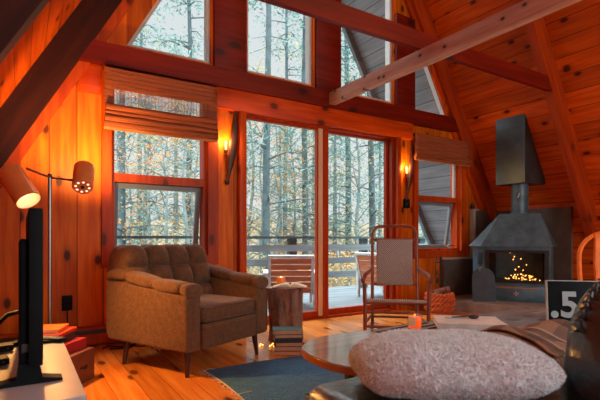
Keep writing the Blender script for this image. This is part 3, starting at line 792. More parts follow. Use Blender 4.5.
# hood: six-sided frustum
top = [(-.225, -.14), (.225, -.14), (.24, -.02), (.15, .14), (-.15, .14), (-.24, -.02)]
bot = [(x*1.09, y*1.09) for x, y in hexp]
mb = MB(); A = [mb.bm.verts.new((x, y, .665)) for x, y in bot]; B = [mb.bm.verts.new((x, y, 1.07)) for x, y in top]
mb.bm.faces.new(A[::-1]); mb.bm.faces.new(B)
for k in range(6): mb.bm.faces.new((A[k], A[(k+1) % 6], B[(k+1) % 6], B[k]))
mb.build('hood', M['stove'], sv, smooth=False)
mb = MB(); mb.lathe([(.12, 1.07), (.12, 1.085), (.10, 1.09), (.10, 1.5)], n=24); fp_ = mb.build('flue_pipe', M['stove'], sv)
mb = MB(); mb.tube([(-.02, -.10, 1.28), (-.02, -.125, 1.28), (.0, -.13, 1.33)], .008, 6); mb.build('damper_handle', M['steel'], fp_)
# vent grille on the left facet
a, b = Vector(hexp[5]), Vector(hexp[0]); dd = (b-a).normalized(); nn = Vector((dd.y, -dd.x))
mb = MB()
for k in range(6):
    z_ = .45+.026*k
    p0 = a+dd*.16+nn*.006; p1 = a+dd*.27+nn*.006
    mb.bar((p0.x, p0.y, z_), (p1.x, p1.y, z_), .008, .012)
mb.build('vent_grille', M['black'], sv, smooth=False)
# fairy lights heaped in the firebox
fb_ = thing('fairy_lights', 'heap of glowing fairy lights inside the black fireplace', 'fairy lights', (5.38, -.62, .115), radians(-58.2))
spots = []
for (px, py) in ((511, 253), (515, 257), (514, 260), (521, 259), (526, 265), (519, 267), (516, 270), (523, 270.5)):
    spots.append(((px-520)*.0120, rnd.uniform(-.3, -.22), .755-(py-239)*.0120))
for k in range(46):
    x = rnd.gauss(.02, .10); h_ = max(.01, .10-abs(x-.02)*.45); spots.append((max(-.26, min(.22, x)), rnd.uniform(-.29, -.06), .255+rnd.random()**1.5*h_))
order = sorted(spots[8:], key=lambda p: p[0]); path = [p for p in order]+spots[7::-1]
mb = MB(); mb.tube(path, .002, 4); mb.build('wire', M['bronze'], fb_)
for p in spots:
    mb = MB(); mb.ball(p, rnd.uniform(.0035, .006), 8); mb.build('bulb', M['bulb'], fb_)
# chimney box through the roof
mb = MB(); x0, x1, y0, y1 = 5.18, 5.62, -.81, -.42; zb = 1.56
A = [mb.bm.verts.new(p) for p in ((x0, y0, zb), (x1, y0, zb), (x1, y1, zb), (x0, y1, zb))]
B = [mb.bm.verts.new((p[0], p[1], AP-K*(p[0]-CX)+.02)) for p in ((x0, y0), (x1, y0), (x1, y1), (x0, y1))]
mb.bm.faces.new(A[::-1]); mb.bm.faces.new(B)
for k in range(4): mb.bm.faces.new((A[k], A[(k+1) % 4], B[(k+1) % 4], B[k]))
cb_ = mb.build('chimney_box', M['chimbox'], smooth=False); tag(cb_, 'glossy black steel chimney box hanging from the roof boards above the stove', 'chimney')
# arched black plate leaning at its left side
pl_ = thing('arched_fire_plate', 'round topped black metal plate leaning against the left side of the fireplace', 'fire screen', (4.74, -.56, .1155), radians(-45))
arch = [(-.13, 0), (.13, 0), (.13, .28)]+[(.13*cos(a), .28+.13*sin(a)) for a in [pi*k/16 for k in range(1, 16)]]+[(-.13, .28)]
mb = MB(); mb.prism(arch, -.008, .008, 'y', Matrix.Rotation(radians(-8), 4, 'X')); mb.build('plate', M['platesteel'], pl_, ang=30)
mb = MB(); mb.tube([(-.05, -.012, .37), (-.05, -.03+.05, .40), (-.02, .02, .41)], .009, 6); mb.build('handle', M['steel'], pl_)
# fire tools
ft = thing('fire_tools', 'black iron fireplace tools standing left of the hearth', 'fire tools', (4.44, -.16, 0))
mb = MB(); mb.lathe([(.07, 0), (.07, .012), (.02, .02), (.012, .03), (.009, .62), (.014, .63), (.005, .66)], n=14); mb.bar((-.05, .04, .58), (.05, -.04, .58), .012, .012); mb.build('stand', M['black'], ft)
mb = MB(); mb.tube([(-.045, .035, .05), (-.045, .035, .58), (-.035, .03, .64), (-.055, .045, .66)], .007, 6); mb.tube([(-.045, .035, .07), (-.075, .05, .06)], .006, 6); mb.build('poker', M['black'], ft)
mb = MB(); mb.tube([(.045, -.035, .16), (.045, -.035, .62)], .007, 6); mb.b(.01, .08, -.05, -.03, .03, .16, .005); mb.build('shovel', M['black'], ft)
# log basket
bs = thing('log_basket', 'braided orange basket of firewood on the floor beside the hearth', 'basket', (4.22, -.33, 0))
def wick():
    t = NT('orange_wicker'); o = t.obj(); n1 = t.noise(o, 60, 3); t.bsdf(t.mix(t.ss(n1, .3, .7), lin(176, 70, 26), lin(224, 112, 48)), .55, 0, t.bump(n1, .5, .006)); return t.m
M['wicker'] = wick()
mb = MB(); mb.lathe([(.13, 0), (.15, .06), (.155, .15), (.145, .15), (.14, .06), (.12, .012)], n=24); mb.build('basket_body', M['wicker'], bs)
mb = MB()
for q in (0, 1):
    for z_, rr in ((.05, .152), (.11, .16), (.165, .158), (.21, .15)):
        pts = []
        for k in range(97):
            a = 2*pi*k/96; w = 12*a+q*pi; pts.append(((rr+.014*cos(w))*cos(a), (rr+.014*cos(w))*sin(a), z_+.018*sin(w)))
        mb.tube(pts, .013, 6)
mb.build('braid', M['wicker'], bs)
for k, (p, q, lab) in enumerate((((-.12, -.02, .20), (.11, .05, .235), 'split log lying across the front of the wicker basket'), ((-.10, .07, .21), (.12, -.045, .275), 'split log lying on top of the crossed logs in the basket'))):
    lg = thing('log', lab, 'log', (4.22, -.33, 0), 0, 'logs in the wicker basket')
    mb = MB(); mb.tube([p, [(p[i_]+q[i_])/2+.004 for i_ in range(3)], q], [.033, .036, .033], 10); mb.build('bark_wood', M['bark'], lg)

# candle on the shield ledge
cn = thing('wall_candle', 'dark little candle cup on the top corner of the stove shield', 'candle', (5.31, .02, 1.286))
mb = MB(); mb.lathe([(.022, 0), (.026, .01), (.03, .05), (.026, .05), (.02, .02)], n=14); mb.build('cup', M['black'], cn)
mb = MB(); mb.lathe([(.013, .015), (.013, .085), (.003, .09)], n=12); mb.build('candle', M['book_umber'], cn)

# ------------------------------------------------------------------ orange chair at the right edge
oc = thing('dining_chair', 'bright orange bentwood dining chair at the right edge near the hearth', 'chair', (3.965, -2.26, 0), radians(-52))
pts = [(-.205, .0, .43), (-.215, .02, .62)]+[(-.21*cos(a), .05+.03*sin(a), .72+.205*sin(a)) for a in [pi*k/16 for k in range(17)]]+[(.215, .02, .62), (.205, .0, .43)]
mb = MB(); mb.tube(pts, .018, 10); mb.build('back_hoop', M['orange_chair'], oc)
mb = MB(); mb.grid(lambda u, v: Vector(((-.115+.23*u)*(1-.25*abs(v-.5)), .012+.055*v+.02*sin(pi*u), .44+.475*v)), 12, 10); sp_ = mb.build('back_splat', M['orange_chair'], oc); m = sp_.modifiers.new('s', 'SOLIDIFY'); m.thickness = .014
mb = MB(); mb.box((0, -.20, .43), (.43, .43, .03), .013, 3); mb.build('seat', M['orange_chair'], oc)
for (x, y) in ((-.18, -.02), (.18, -.02), (-.18, -.38), (.18, -.38)):
    mb = MB(); mb.cyl((x*1.08, y+(-.02 if y < -.2 else .03), 0), (x, y, .42), .014, .018, 10); mb.build('leg', M['orange_chair'], oc)

# ------------------------------------------------------------------ TV stand, TV
tvs = thing('tv_stand', 'low white cabinet at the left edge holding the black television', 'cabinet', (0, 0, 0))
mb = MB(); mb.b(-.38, .163, -2.535, -1.63, .395, .42, .003); mb.build('top', M['white'], tvs, smooth=False)
mb = MB(); mb.b(-.37, .150, -2.52, -1.64, .04, .394, .003); mb.build('body', M['white'], tvs, smooth=False)
for k in (0, 1):
    mb = MB(); mb.b(.150, .159, -2.50+.44*k, -2.08+.43*k, .06, .375, .003); dr = mb.build('drawer', M['white'], tvs, smooth=False)
    mb = MB(); mb.ball((.168, -2.29+.44*k, .25), .012); mb.build('knob', M['steel'], dr)
for (x, y) in ((-.33, -2.47), (.11, -2.47), (-.33, -1.70), (.11, -1.70)):
    mb = MB(); mb.cyl((x, y, 0), (x, y, .041), .02, .024, 12); mb.build('leg', M['white'], tvs)
tv = thing('television', 'black television seen edge on, standing on the white cabinet', 'television', (.03, -2.36, .4205))
mb = MB(); mb.b(-.008, .03, -.0, .76, .06, .545, .004); mb.build('screen_panel', M['tvblack'], tv)
mb = MB(); mb.b(-.034, -.007, .03, .73, .05, .45, .012, 3); mb.build('rear_case', M['tvblack'], tv)
mb = MB(); mb.b(.0302, .0312, .012, .748, .075, .533); mb.build('screen', M['stoveint'], tv, smooth=False)
for y in (.02, .62):
    mb = MB()
    mb.prism([(-.10, 0), (.085, 0), (.085, .008), (.03, .018), (.02, .065), (-.034, .065), (-.04, .018), (-.10, .008)], y, y+.05, 'y', Matrix.Rotation(0, 4, 'Z')); mb.build('foot', M['tvblack'], tv, smooth=False)
mb = MB(); mb.b(-.026, -.008, .0265, .03, .10, .125); mb.build('port_cover', M['book_slate'], tv, smooth=False)
rm = thing('remote_control', 'black remote control on the white cabinet behind the television', 'remote', (.105, -1.70, .4205), radians(50))
mb = MB(); mb.box((0, 0, .009), (.045, .15, .017), .006, 3); mb.build('body', M['tvblack'], rm)
mb = MB()
for a_ in range(3):
    for b_2 in range(6): mb.b(-.014+.011*a_, -.007+.011*a_, -.06+.017*b_2, -.05+.017*b_2, .0175, .0195)
mb.build('buttons', M['mag_grey'], rm, smooth=False)
for k, (x, y, lab) in enumerate(((-.075, -1.80, 'small black media box at the rear left on the white cabinet'), (-.085, -2.03, 'small black media box nearer the camera on the white cabinet'))):
    b_3 = thing('media_box', lab, 'media box', (x, y, .4205), radians(8), 'media boxes on the cabinet')
    mb = MB(); mb.b(-.06, .05, -.035, .035, .004, .028, .004); mb.build('case', M['tvblack'], b_3)
    mb = MB(); mb.ball((.03, -.0365, .016), .003, 6); mb.build('indicator', M['steel'], b_3)
    mb = MB(); mb.b(-.05, .04, -.03, .03, 0, .0045); mb.build('foot', M['black'], b_3, smooth=False)
cbl = MB(); cbl.tube([(-.36, -1.78, .433), (-.22, -1.72, .433), (-.12, -1.67, .47), (-.05, -1.60, .535), (.01, -1.53, .54), (.05, -1.40, .45), (.08, -1.15, .2), (.1, -.9, .03), (.12, -.6, .012)], .011, 8)
cb1 = cbl.build('power_cable', M['tvblack']); tag(cb1, 'thick black cable arching up from the white cabinet behind the television', 'cable')

# crate and books behind the cabinet
cr = thing('wooden_crate', 'brown wooden crate on the floor behind the white cabinet', 'crate', (.205, -.885, 0), radians(52))
mb = MB()
mb.b(-.12, .12, -.15, -.135, .0, .19, .003); mb.b(-.12, .12, .135, .15, .0, .19, .003); mb.b(-.12, -.105, -.135, .135, 0, .19, .003); mb.b(.105, .12, -.135, .135, 0, .19, .003); mb.b(-.105, .105, -.135, .135, .0, .012); mb.build('box', M['crate'], cr)
mb = MB(); mb.b(-.118, .118, -.148, .148, .176, .192, .003); mb.build('lid', M['crate'], cr)
mb = MB(); mb.tube([(.03, -.152, .10), (.0, -.165, .09), (-.03, -.152, .10)], .006, 6); mb.build('handle', M['black'], cr)
zz = .193
for (nm_, lab, c_, w, d_, h, dx, dy, rz) in (('book', 'thick red book lying directly on the wooden crate', 'book_red', .25, .20, .062, -.03, -.02, 50),
      ('book', 'dark brown book between the red one below and the scarlet one above', 'book_umber', .20, .17, .045, -.06, .0, 58),
      ('book', 'scarlet book second from the top of the crate pile', 'book_scarlet', .24, .19, .018, -.06, .0, 62),
      ('book', 'orange book topmost of the pile on the wooden crate', 'book_orange', .20, .16, .022, -.075, .0, 70)):
    book(nm_, lab, 'books piled on the crate', (.225+dx, -.885+dy, zz), radians(rz), w, d_, h, c_); zz += h+.001

# ------------------------------------------------------------------ floor lamp
LB = Vector((.17, -.5, 0))
lp = thing('floor_lamp', 'floor lamp with two orange metal shades against the left wall', 'floor lamp', tuple(LB))
mb = MB(); mb.lathe([(.13, 0), (.13, .012), (.12, .022), (.02, .03), (.012, .05)], n=28); mb.build('base', M['bronze'], lp)
mb = MB(); mb.cyl((0, 0, .04), (0, 0, 1.30), .0125, n=14); mb.build('pole', M['steel'], lp)
mb = MB(); mb.tube([(-.135, -.26, 1.30), (0, 0, 1.285), (.19, .0, 1.272)], .007, 8); mb.ball((0, 0, 1.295), .018); mb.build('arm', M['bronze'], lp)
def shade(c, axis, L, r, holes):
    """open end at c + axis*L/2, closed end at c - axis*L/2"""
    ax = Vector(axis).normalized(); q = Vector((0, 0, 1)).rotation_difference(ax).to_matrix().to_4x4(); T = TR(*c) @ q
    mb = MB(); h = L/2
    mb.lathe([(r*.93, -h), (r, -h+.008), (r, h), (r-.004, h), (r-.004, -h+.012)], n=28, M=T); o = mb.build('lamp_shade', M['orange_shade'], lp)
    mb = MB(); mb.lathe([(r-.0045, h-.002), (r-.0045, -h+.014), (.01, -h+.013)], n=28, M=T, cap=False); mb.build('shade_lining', M['shade_in'], o)
    mb = MB(); mb.ball((0, 0, 0), .032, 14, (1, 1, 1.3)); bmesh.ops.transform(mb.bm, matrix=T @ TR(0, 0, h*.05), verts=list(mb.bm.verts)); mb.build('lamp_bulb', M['lampbulb'], o)
    if holes:
        mb = MB()
        for k in range(8):
            a = 2*pi*k/8; mb.lathe([(.0085, -h-.0012), (.0085, -h+.001)], (r*.62*cos(a), r*.62*sin(a), 0), 10, T)
        mb.build('vent_holes', M['ventglow'], o)
        mb = MB(); mb.lathe([(.012, -h-.004), (.012, -h+.001)], n=12, M=T); mb.build('socket_cap', M['black'], o)
    return T
M['lampbulb'] = emit('lamp_bulb', (1, .60, .28, 1), 7)
M['ventglow'] = emit('vent_light', (1, .75, .5, 1), 1.0)
cR = Vector((.375, -.50, 1.30))-LB; axR = Vector((.03, .165, .18))
cL = Vector((-.005, -.86, 1.18))-LB; axL = Vector((.10, -.12, -.185))
TRr = shade(cR, axR, .205, .068, True); TL = shade(cL, axL, .235, .070, False)

def spot(name, loc, direction, energy, color, size=radians(150), blend=1, rad=.03):
    l = bpy.data.lights.new(name, 'SPOT'); l.energy = energy; l.color = color; l.spot_size = size; l.spot_blend = blend; l.shadow_soft_size = rad
    o = bpy.data.objects.new(name, l); COL.objects.link(o); o.location = loc
    o.rotation_euler = Vector(direction).to_track_quat('-Z', 'Y').to_euler(); return o
def point(name, loc, energy, color, rad=.05):
    l = bpy.data.lights.new(name, 'POINT'); l.energy = energy; l.color = color; l.shadow_soft_size = rad
    o = bpy.data.objects.new(name, l); COL.objects.link(o); o.location = loc; return o
WARM = (1, .58, .20)
spot('lamp_light_up', LB+cR+axR.normalized()*.112, axR, 46, (1, .54, .17), radians(155))
spot('lamp_light_down', LB+cL+axL.normalized()*.13, axL, 72, (1, .44, .11), radians(130))

# ------------------------------------------------------------------ wall things
ht = thing('baseboard_heater', 'long low baseboard heater along the wall behind the armchair', 'heater', (0, 0, 0))
mb = MB(); mb.b(-.42, 1.78, .0, .058, .135, .16, .004); mb.b(-.42, 1.78, -.005, .01, .02, .105, .004); mb.b(-.42, 1.78, .045, .058, .0, .135); mb.b(-.42, -.40, .0, .058, 0, .14); mb.b(1.76, 1.78, .0, .058, 0, .14)
mb.build('casing', M['trimwood'], ht, smooth=False)
mb = MB(); mb.b(-.40, 1.76, .012, .044, .03, .132); mb.build('fins', M['black'], ht, smooth=False)
ol = thing('wall_outlet', 'black power outlet low on the wall boards left of the armchair', 'outlet', (.318, .058, .36))
mb = MB(); mb.b(-.038, .038, -.012, 0, -.06, .06, .004); mb.build('cover_plate', M['tvblack'], ol)
mb = MB(); mb.b(-.018, .018, -.035, -.012, -.045, -.008, .004); mb.tube([(0, -.03, -.045), (.0, -.03, -.12), (.01, -.03, -.25), (.015, -.04, -.345)], .005, 6); mb.build('plug', M['tvblack'], ol)
th_ = thing('wall_switch', 'small black switch box on the post right of the glass door', 'switch', (4.06, .058, 1.31))
mb = MB(); mb.b(-.045, .045, -.03, 0, -.055, .055, .005); mb.build('cover_plate', M['tvblack'], th_)
mb = MB(); mb.b(-.012, .012, -.038, -.029, -.02, .02, .003); mb.build('rocker_switch', M['black'], th_)
cf = MB(); rn = random.Random(9)
cf.tube([(.55+.06*k, -.14+.05*sin(k*1.7), .007+(.004 if k % 2 else 0)) for k in range(14)], .006, 6); cf.tube([(.6+.06*k, -.20+.04*sin(k*2.3+1), .006) for k in range(12)], .005, 6)
cfo = cf.build('floor_cable', M['tvblack']); tag(cfo, 'black cables lying on the floor boards behind the armchair', 'cable')

# sconces: dark curved wooden blade with a small candle lamp
M['sconcewood'] = plain('dark_carved_wood', lin(70, 30, 16), .5)
M['sconcebulb'] = emit('sconce_bulb', (1, .55, .18, 1), 7)
def sconce(loc, label, mir):
    r = thing('wall_sconce', label, 'sconce', loc, 0, 'candle sconces on the gable wall')
    mb = MB(); S = []
    for k in range(13):
        q = k/12; S.append((( .085*sin(q*1.5)-.045, -.022-.02*sin(pi*q), -.40+.80*q), .008+.036*sin(pi*min(1, q*1.05))**1.2))
    def f(u, v):
        i_ = min(int(v*12), 11); t_ = v*12-i_
        a, b = S[i_], S[i_+1]; c = [a[0][k]*(1-t_)+b[0][k]*t_ for k in range(3)]; w = a[1]*(1-t_)+b[1]*t_
        th = 2*pi*u
        return Vector((c[0]+w*cos(th), c[1]+w*.45*sin(th), c[2]))
    V = mb.grid(f, 12, 36, True); mb.bm.faces.new([V[k][0] for k in range(12)]); mb.bm.faces.new([V[k][36] for k in range(11, -1, -1)])
    mb.build('blade', M['sconcewood'], r)
    mb = MB(); mb.ball((-.045, -.022, -.385), .024, 10, (1, .7, 1.2)); mb.build('knob', M['sconcewood'], r)
    mb = MB(); mb.tube([(-.01, -.03, -.13), (-.05, -.03, -.14), (-.062, -.03, -.11)], .007, 6); mb.lathe([(.006, -.12), (.018, -.11), (.02, -.085), (.014, -.085)], (-.062, -.03, 0), 12); mb.build('cup', M['bronze'], r)
    mb = MB(); mb.lathe([(.010, -.09), (.010, -.03)], (-.062, -.03, 0), 10); mb.build('candle_tube', M['pages'], r)
    mb = MB(); mb.ball((-.062, -.03, -.012), .010, 10, (1, 1, 1.8)); mb.build('bulb', M['sconcebulb'], r)
    return r
sconce((1.72, .055, 1.80), 'curved wooden blade sconce with lit bulb left of the glass door', 1)
sconce((4.10, .055, 1.76), 'curved wooden blade sconce with lit bulb right of the glass door', 1)
point('sconce_light', (1.640, -.015, 1.80), 3.6, WARM, .03)
point('sconce_light', (4.02, -.015, 1.76), 3.6, WARM, .03)

# roman blinds
def blind(x0, x1, zt, zb, label, closed):
    r = thing('roman_blind', label, 'blind', (0, 0, 0), 0)
    mb = MB(); mb.b(x0+.02, x1-.02, -.03, .02, zt-.03, zt, .004); mb.build('headrail', M['sconcewood'], r)
    H = zt-zb
    def sheet(za, zc, y, mat, nm, amp=.0015):
        mb = MB(); mb.grid(lambda u, v: Vector((x0+(x1-x0)*u, y+amp*sin(v*30)+.003*sin(u*7), za+(zc-za)*v)), 16, 20); o = mb.build(nm, M[mat], r)
        m = o.modifiers.new('s', 'SOLIDIFY'); m.thickness = .006; return o
    if closed:
        sheet(zt-.29, zt, -.042, 'reed', 'valance')
    else:
        sheet(zt-.175, zt, -.042, 'reed', 'valance')
        # see-through stretch of separate reeds with warp strings
        mb = MB()
        z0, z1 = zt-.31, zt-.165
        for k in range(15):
            z_ = z0+(z1-z0)*k/14; mb.bar((x0+.01, -.018, z_), (x1-.01, -.018, z_), .004, .0042)
        for k in range(34):
            x = x0+.02+(x1-x0-.04)*k/33; mb.bar((x, -.021, z0), (x, -.021, z1), .003, .003, up=(0, 1, 0))
        mb.build('sheer_panel', M['reed_pale'], r, smooth=False)
        for xx in ((x0, x0+.075), (x1-.075, x1)):
            mb = MB(); mb.b(xx[0], xx[1], -.03, -.024, z0, z1); mb.build('side_panel', M['reed'], r, smooth=False)
    # gathered folds
    mb = MB(); zf = zb+.045 if not closed else zb+.03
    n = 4 if not closed else 2
    for k in range(n):
        z_ = zf+(.135 if not closed else .03)*k/max(1, n-1); y_ = -.045-.012*(k % 2)
        mb.tube([(x0+.004*k, y_, z_), ((x0+x1)/2, y_, z_-.004), (x1-.004*k, y_, z_)], .028 if not closed else .02, 10)
    mb.build('folds', M['reed'], r)
    mb = MB(); mb.b(x0, x1, -.05, -.035, zb-.004, zb+.022, .004); mb.build('bottom_hem', M['reed_pale'], r)
    if not closed:
        mb = MB()
        for k in range(60):
            x = x0+.01+(x1-x0-.02)*k/59; mb.b(x, x+.005, -.046, -.042, zb+.02, zb+.03)
        mb.build('hem_stitches', M['label'], r, smooth=False)
blind(.575, 1.545, 2.27, 1.765, 'woven reed blind half raised over the left window behind the armchair', False)
blind(4.115, 5.16, 2.18, 1.85, 'woven reed blind gathered high over the right window by the fireplace', True)

# ------------------------------------------------------------------ outside
mb = MB(); mb.b(-3.5, 9.5, YW1, 3.0, -.17, -.05); struct(tag(mb.build('deck', M['deckboards'], smooth=False), 'pale grey boarded deck outside the glass door', 'deck'))
rl = thing('deck_railing', 'grey wooden railing along the outer edge of the deck', 'railing', (0, 0, 0))
YR = 2.6
mb = MB(); mb.b(-3.5, 9.5, YR-.07, YR+.07, .875, .915); mb.build('top_rail', M['railpost'], rl, smooth=False)
for z_ in (.66, .43, .18):
    mb = MB(); mb.b(-3.5, 9.5, YR-.06, YR-.025, z_, z_+.11); mb.build('rail', M['railwood'], rl, smooth=False)
for x in (-2.2, -.65, .90, 2.40, 3.95, 5.53, 7.1):
    mb = MB(); mb.b(x-.075, x+.075, YR-.025, YR+.06, -.05, .875); mb.build('post', M['railpost'], rl, smooth=False)
def deck_chair(loc, rz, label):
    r = thing('deck_chair', label, 'deck chair', loc, rz, 'slatted deck chairs')
    tl = radians(14)
    R = TR(0, .18, .30) @ Matrix.Rotation(-tl, 4, 'X')
    mb = MB(); mb.b(-.30, -.265, -.02, .02, -.12, .40, M=R); mb.b(.265, .30, -.02, .02, -.12, .40, M=R); mb.b(-.30, .30, -.022, .022, .385, .42, M=R); mb.build('back_frame', M['paleframe'], r, smooth=False)
    for k in range(6):
        mb = MB(); mb.b(-.265, .265, -.012, .012, -.10+.081*k, -.10+.081*k+.066, M=R); mb.build('back_slat', M['slatwood'], r, smooth=False)
    for k in range(5):
        mb = MB(); mb.b(-.28, .28, -.38+.105*k, -.38+.105*k+.085, .265+.0*k, .285); mb.build('seat_slat', M['slatwood'], r, smooth=False)
    for s in (-1, 1):
        mb = MB(); mb.b(s*.33-.035, s*.33+.035, -.42, .26, .45, .475); mb.build('arm', M['paleframe'], r, smooth=False)
        for y in (-.38, .20):
            mb = MB(); mb.b(s*.32-.022, s*.32+.022, y-.022, y+.022, 0, .45); mb.build('leg', M['paleframe'], r, smooth=False)
        mb = MB(); mb.b(s*.30-.012, s*.30+.012, -.38, .2, .215, .265); mb.build('side_rail', M['paleframe'], r, smooth=False)
    return r
deck_chair((3.13, 1.30, -.05), radians(152), 'slatted wooden deck chair, its back seen through the left door pane')
deck_chair((4.80, 1.30, -.05), radians(95), 'slatted wooden deck chair seen sideways through the right door pane')

# ground and forest
def ground_mat():
    t = NT('forest_floor'); o = t.obj(); n1 = t.noise(o, 1.2, 5); n2 = t.noise(o, 9, 3)
    c = t.mix(t.ss(n1, .38, .62), lin(52, 62, 54), lin(84, 76, 56)); c = t.mix(t.math('MULTIPLY', t.ss(n2, .5, .62), .6), c, lin(132, 92, 50))
    t.bsdf(c, 1.0); return t.m
mb = MB()
def fg(u, v):
    x = -25+75*u; y = 1.0+49*v; return Vector((x, y, -1.6+.03*y+.35*mnoise.noise(Vector((x*.2, y*.2, 0)))+max(0, y-18)*.10))
mb.grid(fg, 40, 30); gr_ = mb.build('ground', ground_mat()); struct(gr_)
def leafmat(name, c1, c2):
    t = NT(name); o = t.obj(); n1 = t.noise(o, 1.3, 3); n2 = t.n('ShaderNodeNewGeometry').outputs['Random Per Island']
    c = t.mix(n2, c1, c2); c = t.mix(t.math('MULTIPLY', t.ss(n1, .4, .65), .35), c, c2)
    d = t.n('ShaderNodeBsdfDiffuse'); t.set(d.inputs[0], c); tr = t.n('ShaderNodeBsdfTranslucent'); t.set(tr.inputs[0], c)
    mx = t.n('ShaderNodeMixShader'); mx.inputs[0].default_value = .45; t.t.links.new(d.outputs[0], mx.inputs[1]); t.t.links.new(tr.outputs[0], mx.inputs[2]); t.t.links.new(mx.outputs[0], t.out.inputs[0]); return t.m
M['needles'] = leafmat('hazed_pine_needles', lin(54, 92, 90), lin(116, 150, 146))  # pale teal of the distant haze put into the needle colours
M['needles2'] = leafmat('hazed_hemlock_needles', lin(78, 118, 112), lin(140, 168, 160))
M['autumn'] = leafmat('autumn_leaves', lin(176, 112, 50), lin(204, 158, 100))
M['autumn2'] = leafmat('pale_yellow_leaves', lin(134, 138, 96), lin(180, 168, 124))
M['trunk'] = plain('hazed_trunk_bark', lin(100, 120, 122), .95, 0, .3, 5)  # both bark tones carry the haze in their colour
M['trunk2'] = plain('hazed_dark_bark', lin(62, 80, 84), .95, 0, .3, 5)
def leaves(name, centres, size, mat, rn, spread, squash=.6, elong=1.6):
    V, F = [], []
    for (c, n_) in centres:
        for _ in range(n_):
            p = Vector(c)+Vector((rn.gauss(0, spread), rn.gauss(0, spread), rn.gauss(0, spread*squash)))
            d_ = Vector((rn.uniform(-1, 1), rn.uniform(-1, 1), rn.uniform(-.6, .5))).normalized(); e = d_.cross(Vector((rn.uniform(-1, 1), rn.uniform(-1, 1), 1))).normalized()
            s_ = size*rn.uniform(.6, 1.4); i_ = len(V)
            V += [p-e*s_*.28, p+d_*s_*elong*.5-e*s_*.1, p+d_*s_*elong, p+d_*s_*elong*.5+e*s_*.3]; F.append((i_, i_+1, i_+2, i_+3))
    me = bpy.data.meshes.new(name); me.from_pydata([tuple(v) for v in V], [], F); me.materials.append(mat); return me
def make_tree(kind, seed):
    rn = random.Random(seed); mb = MB(); C = []
    if kind == 'pine':           # tall bare pole, crown high, dead twigs below
        H = 17; lean = rn.uniform(-.3, .3)
        tp = [(lean*q*q+.05*sin(q*9), .04*sin(q*7), -.6+H*q) for q in [k/10 for k in range(11)]]; mb.tube(tp, [.13-.010*k for k in range(11)], 10)
        for k in range(34):
            z_ = rn.uniform(1.2, 14); a = rn.uniform(0, 6.28); L = rn.uniform(.5, 2.0)*(1 if z_ < 10 else .8)
            x0 = lean*(z_/H)**2; e = Vector((cos(a)*L+x0, sin(a)*L, z_-.1+.2*rn.random())); mb.tube([(x0, 0, z_), (x0+cos(a)*L*.5, sin(a)*L*.5, z_+.12), tuple(e)], [.03, .018, .006], 5)
            if z_ > 4.5 or rn.random() < .35: C.append((e, 34)); C.append(((Vector((x0, 0, z_))+e)/2, 22))
        return mb, leaves('foliage', C, .12, M['needles'], rn, .28), 'trunk2'
    if kind == 'hemlock':        # feathery conifer with foliage to the ground
        H = 9; mb.tube([(0, 0, -.6+H*k/8) for k in range(9)], [.13-.014*k for k in range(9)], 8)
        for k in range(60):
            z_ = rn.uniform(.2, 8.8); a = rn.uniform(0, 6.28); L = (9.2-z_)/9*rn.uniform(1.3, 2.3)
            pts = [Vector((cos(a)*L*q, sin(a)*L*q, z_+.1*q-.55*q*q)) for q in (0, .5, 1)]; mb.tube(pts, [.022, .014, .005], 4)
            for q in (.35, .6, .8, 1): C.append((pts[0].lerp(pts[2], q)+Vector((0, 0, -.1*q)), 14))
        return mb, leaves('foliage', C, .11, M['needles2'], rn, .2, .35), 'trunk'
    if kind in ('maple', 'birch'):   # slim leafy tree in autumn colour
        H = 6 if kind == 'maple' else 8
        mb.tube([(.1*sin(k), .08*sin(k*1.7), -.6+H*k/8) for k in range(9)], [.075-.008*k for k in range(9)], 8)
        for k in range(34):
            z_ = rn.uniform(.5, H-.4); a = rn.uniform(0, 6.28); L = rn.uniform(.5, 1.5)
            e = Vector((cos(a)*L, sin(a)*L, z_+.5*L)); mb.tube([(0, 0, z_), tuple(e*.5+Vector((0, 0, z_*.5))), tuple(e)], [.02, .012, .004], 4); C.append((e, 26)); C.append((e*.6+Vector((0, 0, z_*.4)), 14))
        return mb, leaves('foliage', C, .085, M['autumn'] if kind == 'maple' else M['autumn2'], rn, .3, .7, 1.2), 'trunk'
    # shrub
    for k in range(14):
        a = rn.uniform(0, 6.28); L = rn.uniform(.4, 1.1); e = Vector((cos(a)*L, sin(a)*L, rn.uniform(.5, 1.8))); mb.tube([(0, 0, -.3), tuple(e*.6), tuple(e)], [.018, .012, .005], 4); C.append((e, 40)); C.append((e*.7, 26))
    return mb, leaves('foliage', C, .08, M['autumn2' if kind == 'shrub' else 'autumn'], rn, .28, .7, 1.2), 'trunk'
PROTO = {}
def proto(kind, var):
    if (kind, var) not in PROTO:
        mb, fol, tm = make_tree(kind, hash_(kind)+var*17); mb_me = mb.build('trunk', M[tm]); me = mb_me.data; bpy.data.objects.remove(mb_me); PROTO[(kind, var)] = (me, fol)
    return PROTO[(kind, var)]
def hash_(s): return sum(ord(c)*(k+3) for k, c in enumerate(s))
KN = dict(pine=('pine_tree', 'tall bare-stemmed pine'), hemlock=('hemlock_tree', 'feathery grey-green conifer'), maple=('maple_tree', 'slim orange-leaved tree'), birch=('birch_tree', 'slender pale yellow tree'), shrub=('shrub', 'low yellow-green bush'), redshrub=('shrub', 'low orange-brown bush'))
CAM = Vector((0, -3.95, .87)); TH = radians(32.06)
FOREST = []
rf = random.Random(21)
def where(px):
    return 'the left window' if px < 228 else 'the left door pane' if px < 321 else 'the right door pane' if px < 400 else 'the right window'
def put(kind, px, depth, sc=1):
    u = (px-300)/447; x = depth*(sin(TH)+u*cos(TH)); y = -3.95+depth*(cos(TH)-u*sin(TH))
    FOREST.append((px, depth, kind, x, y, sc))
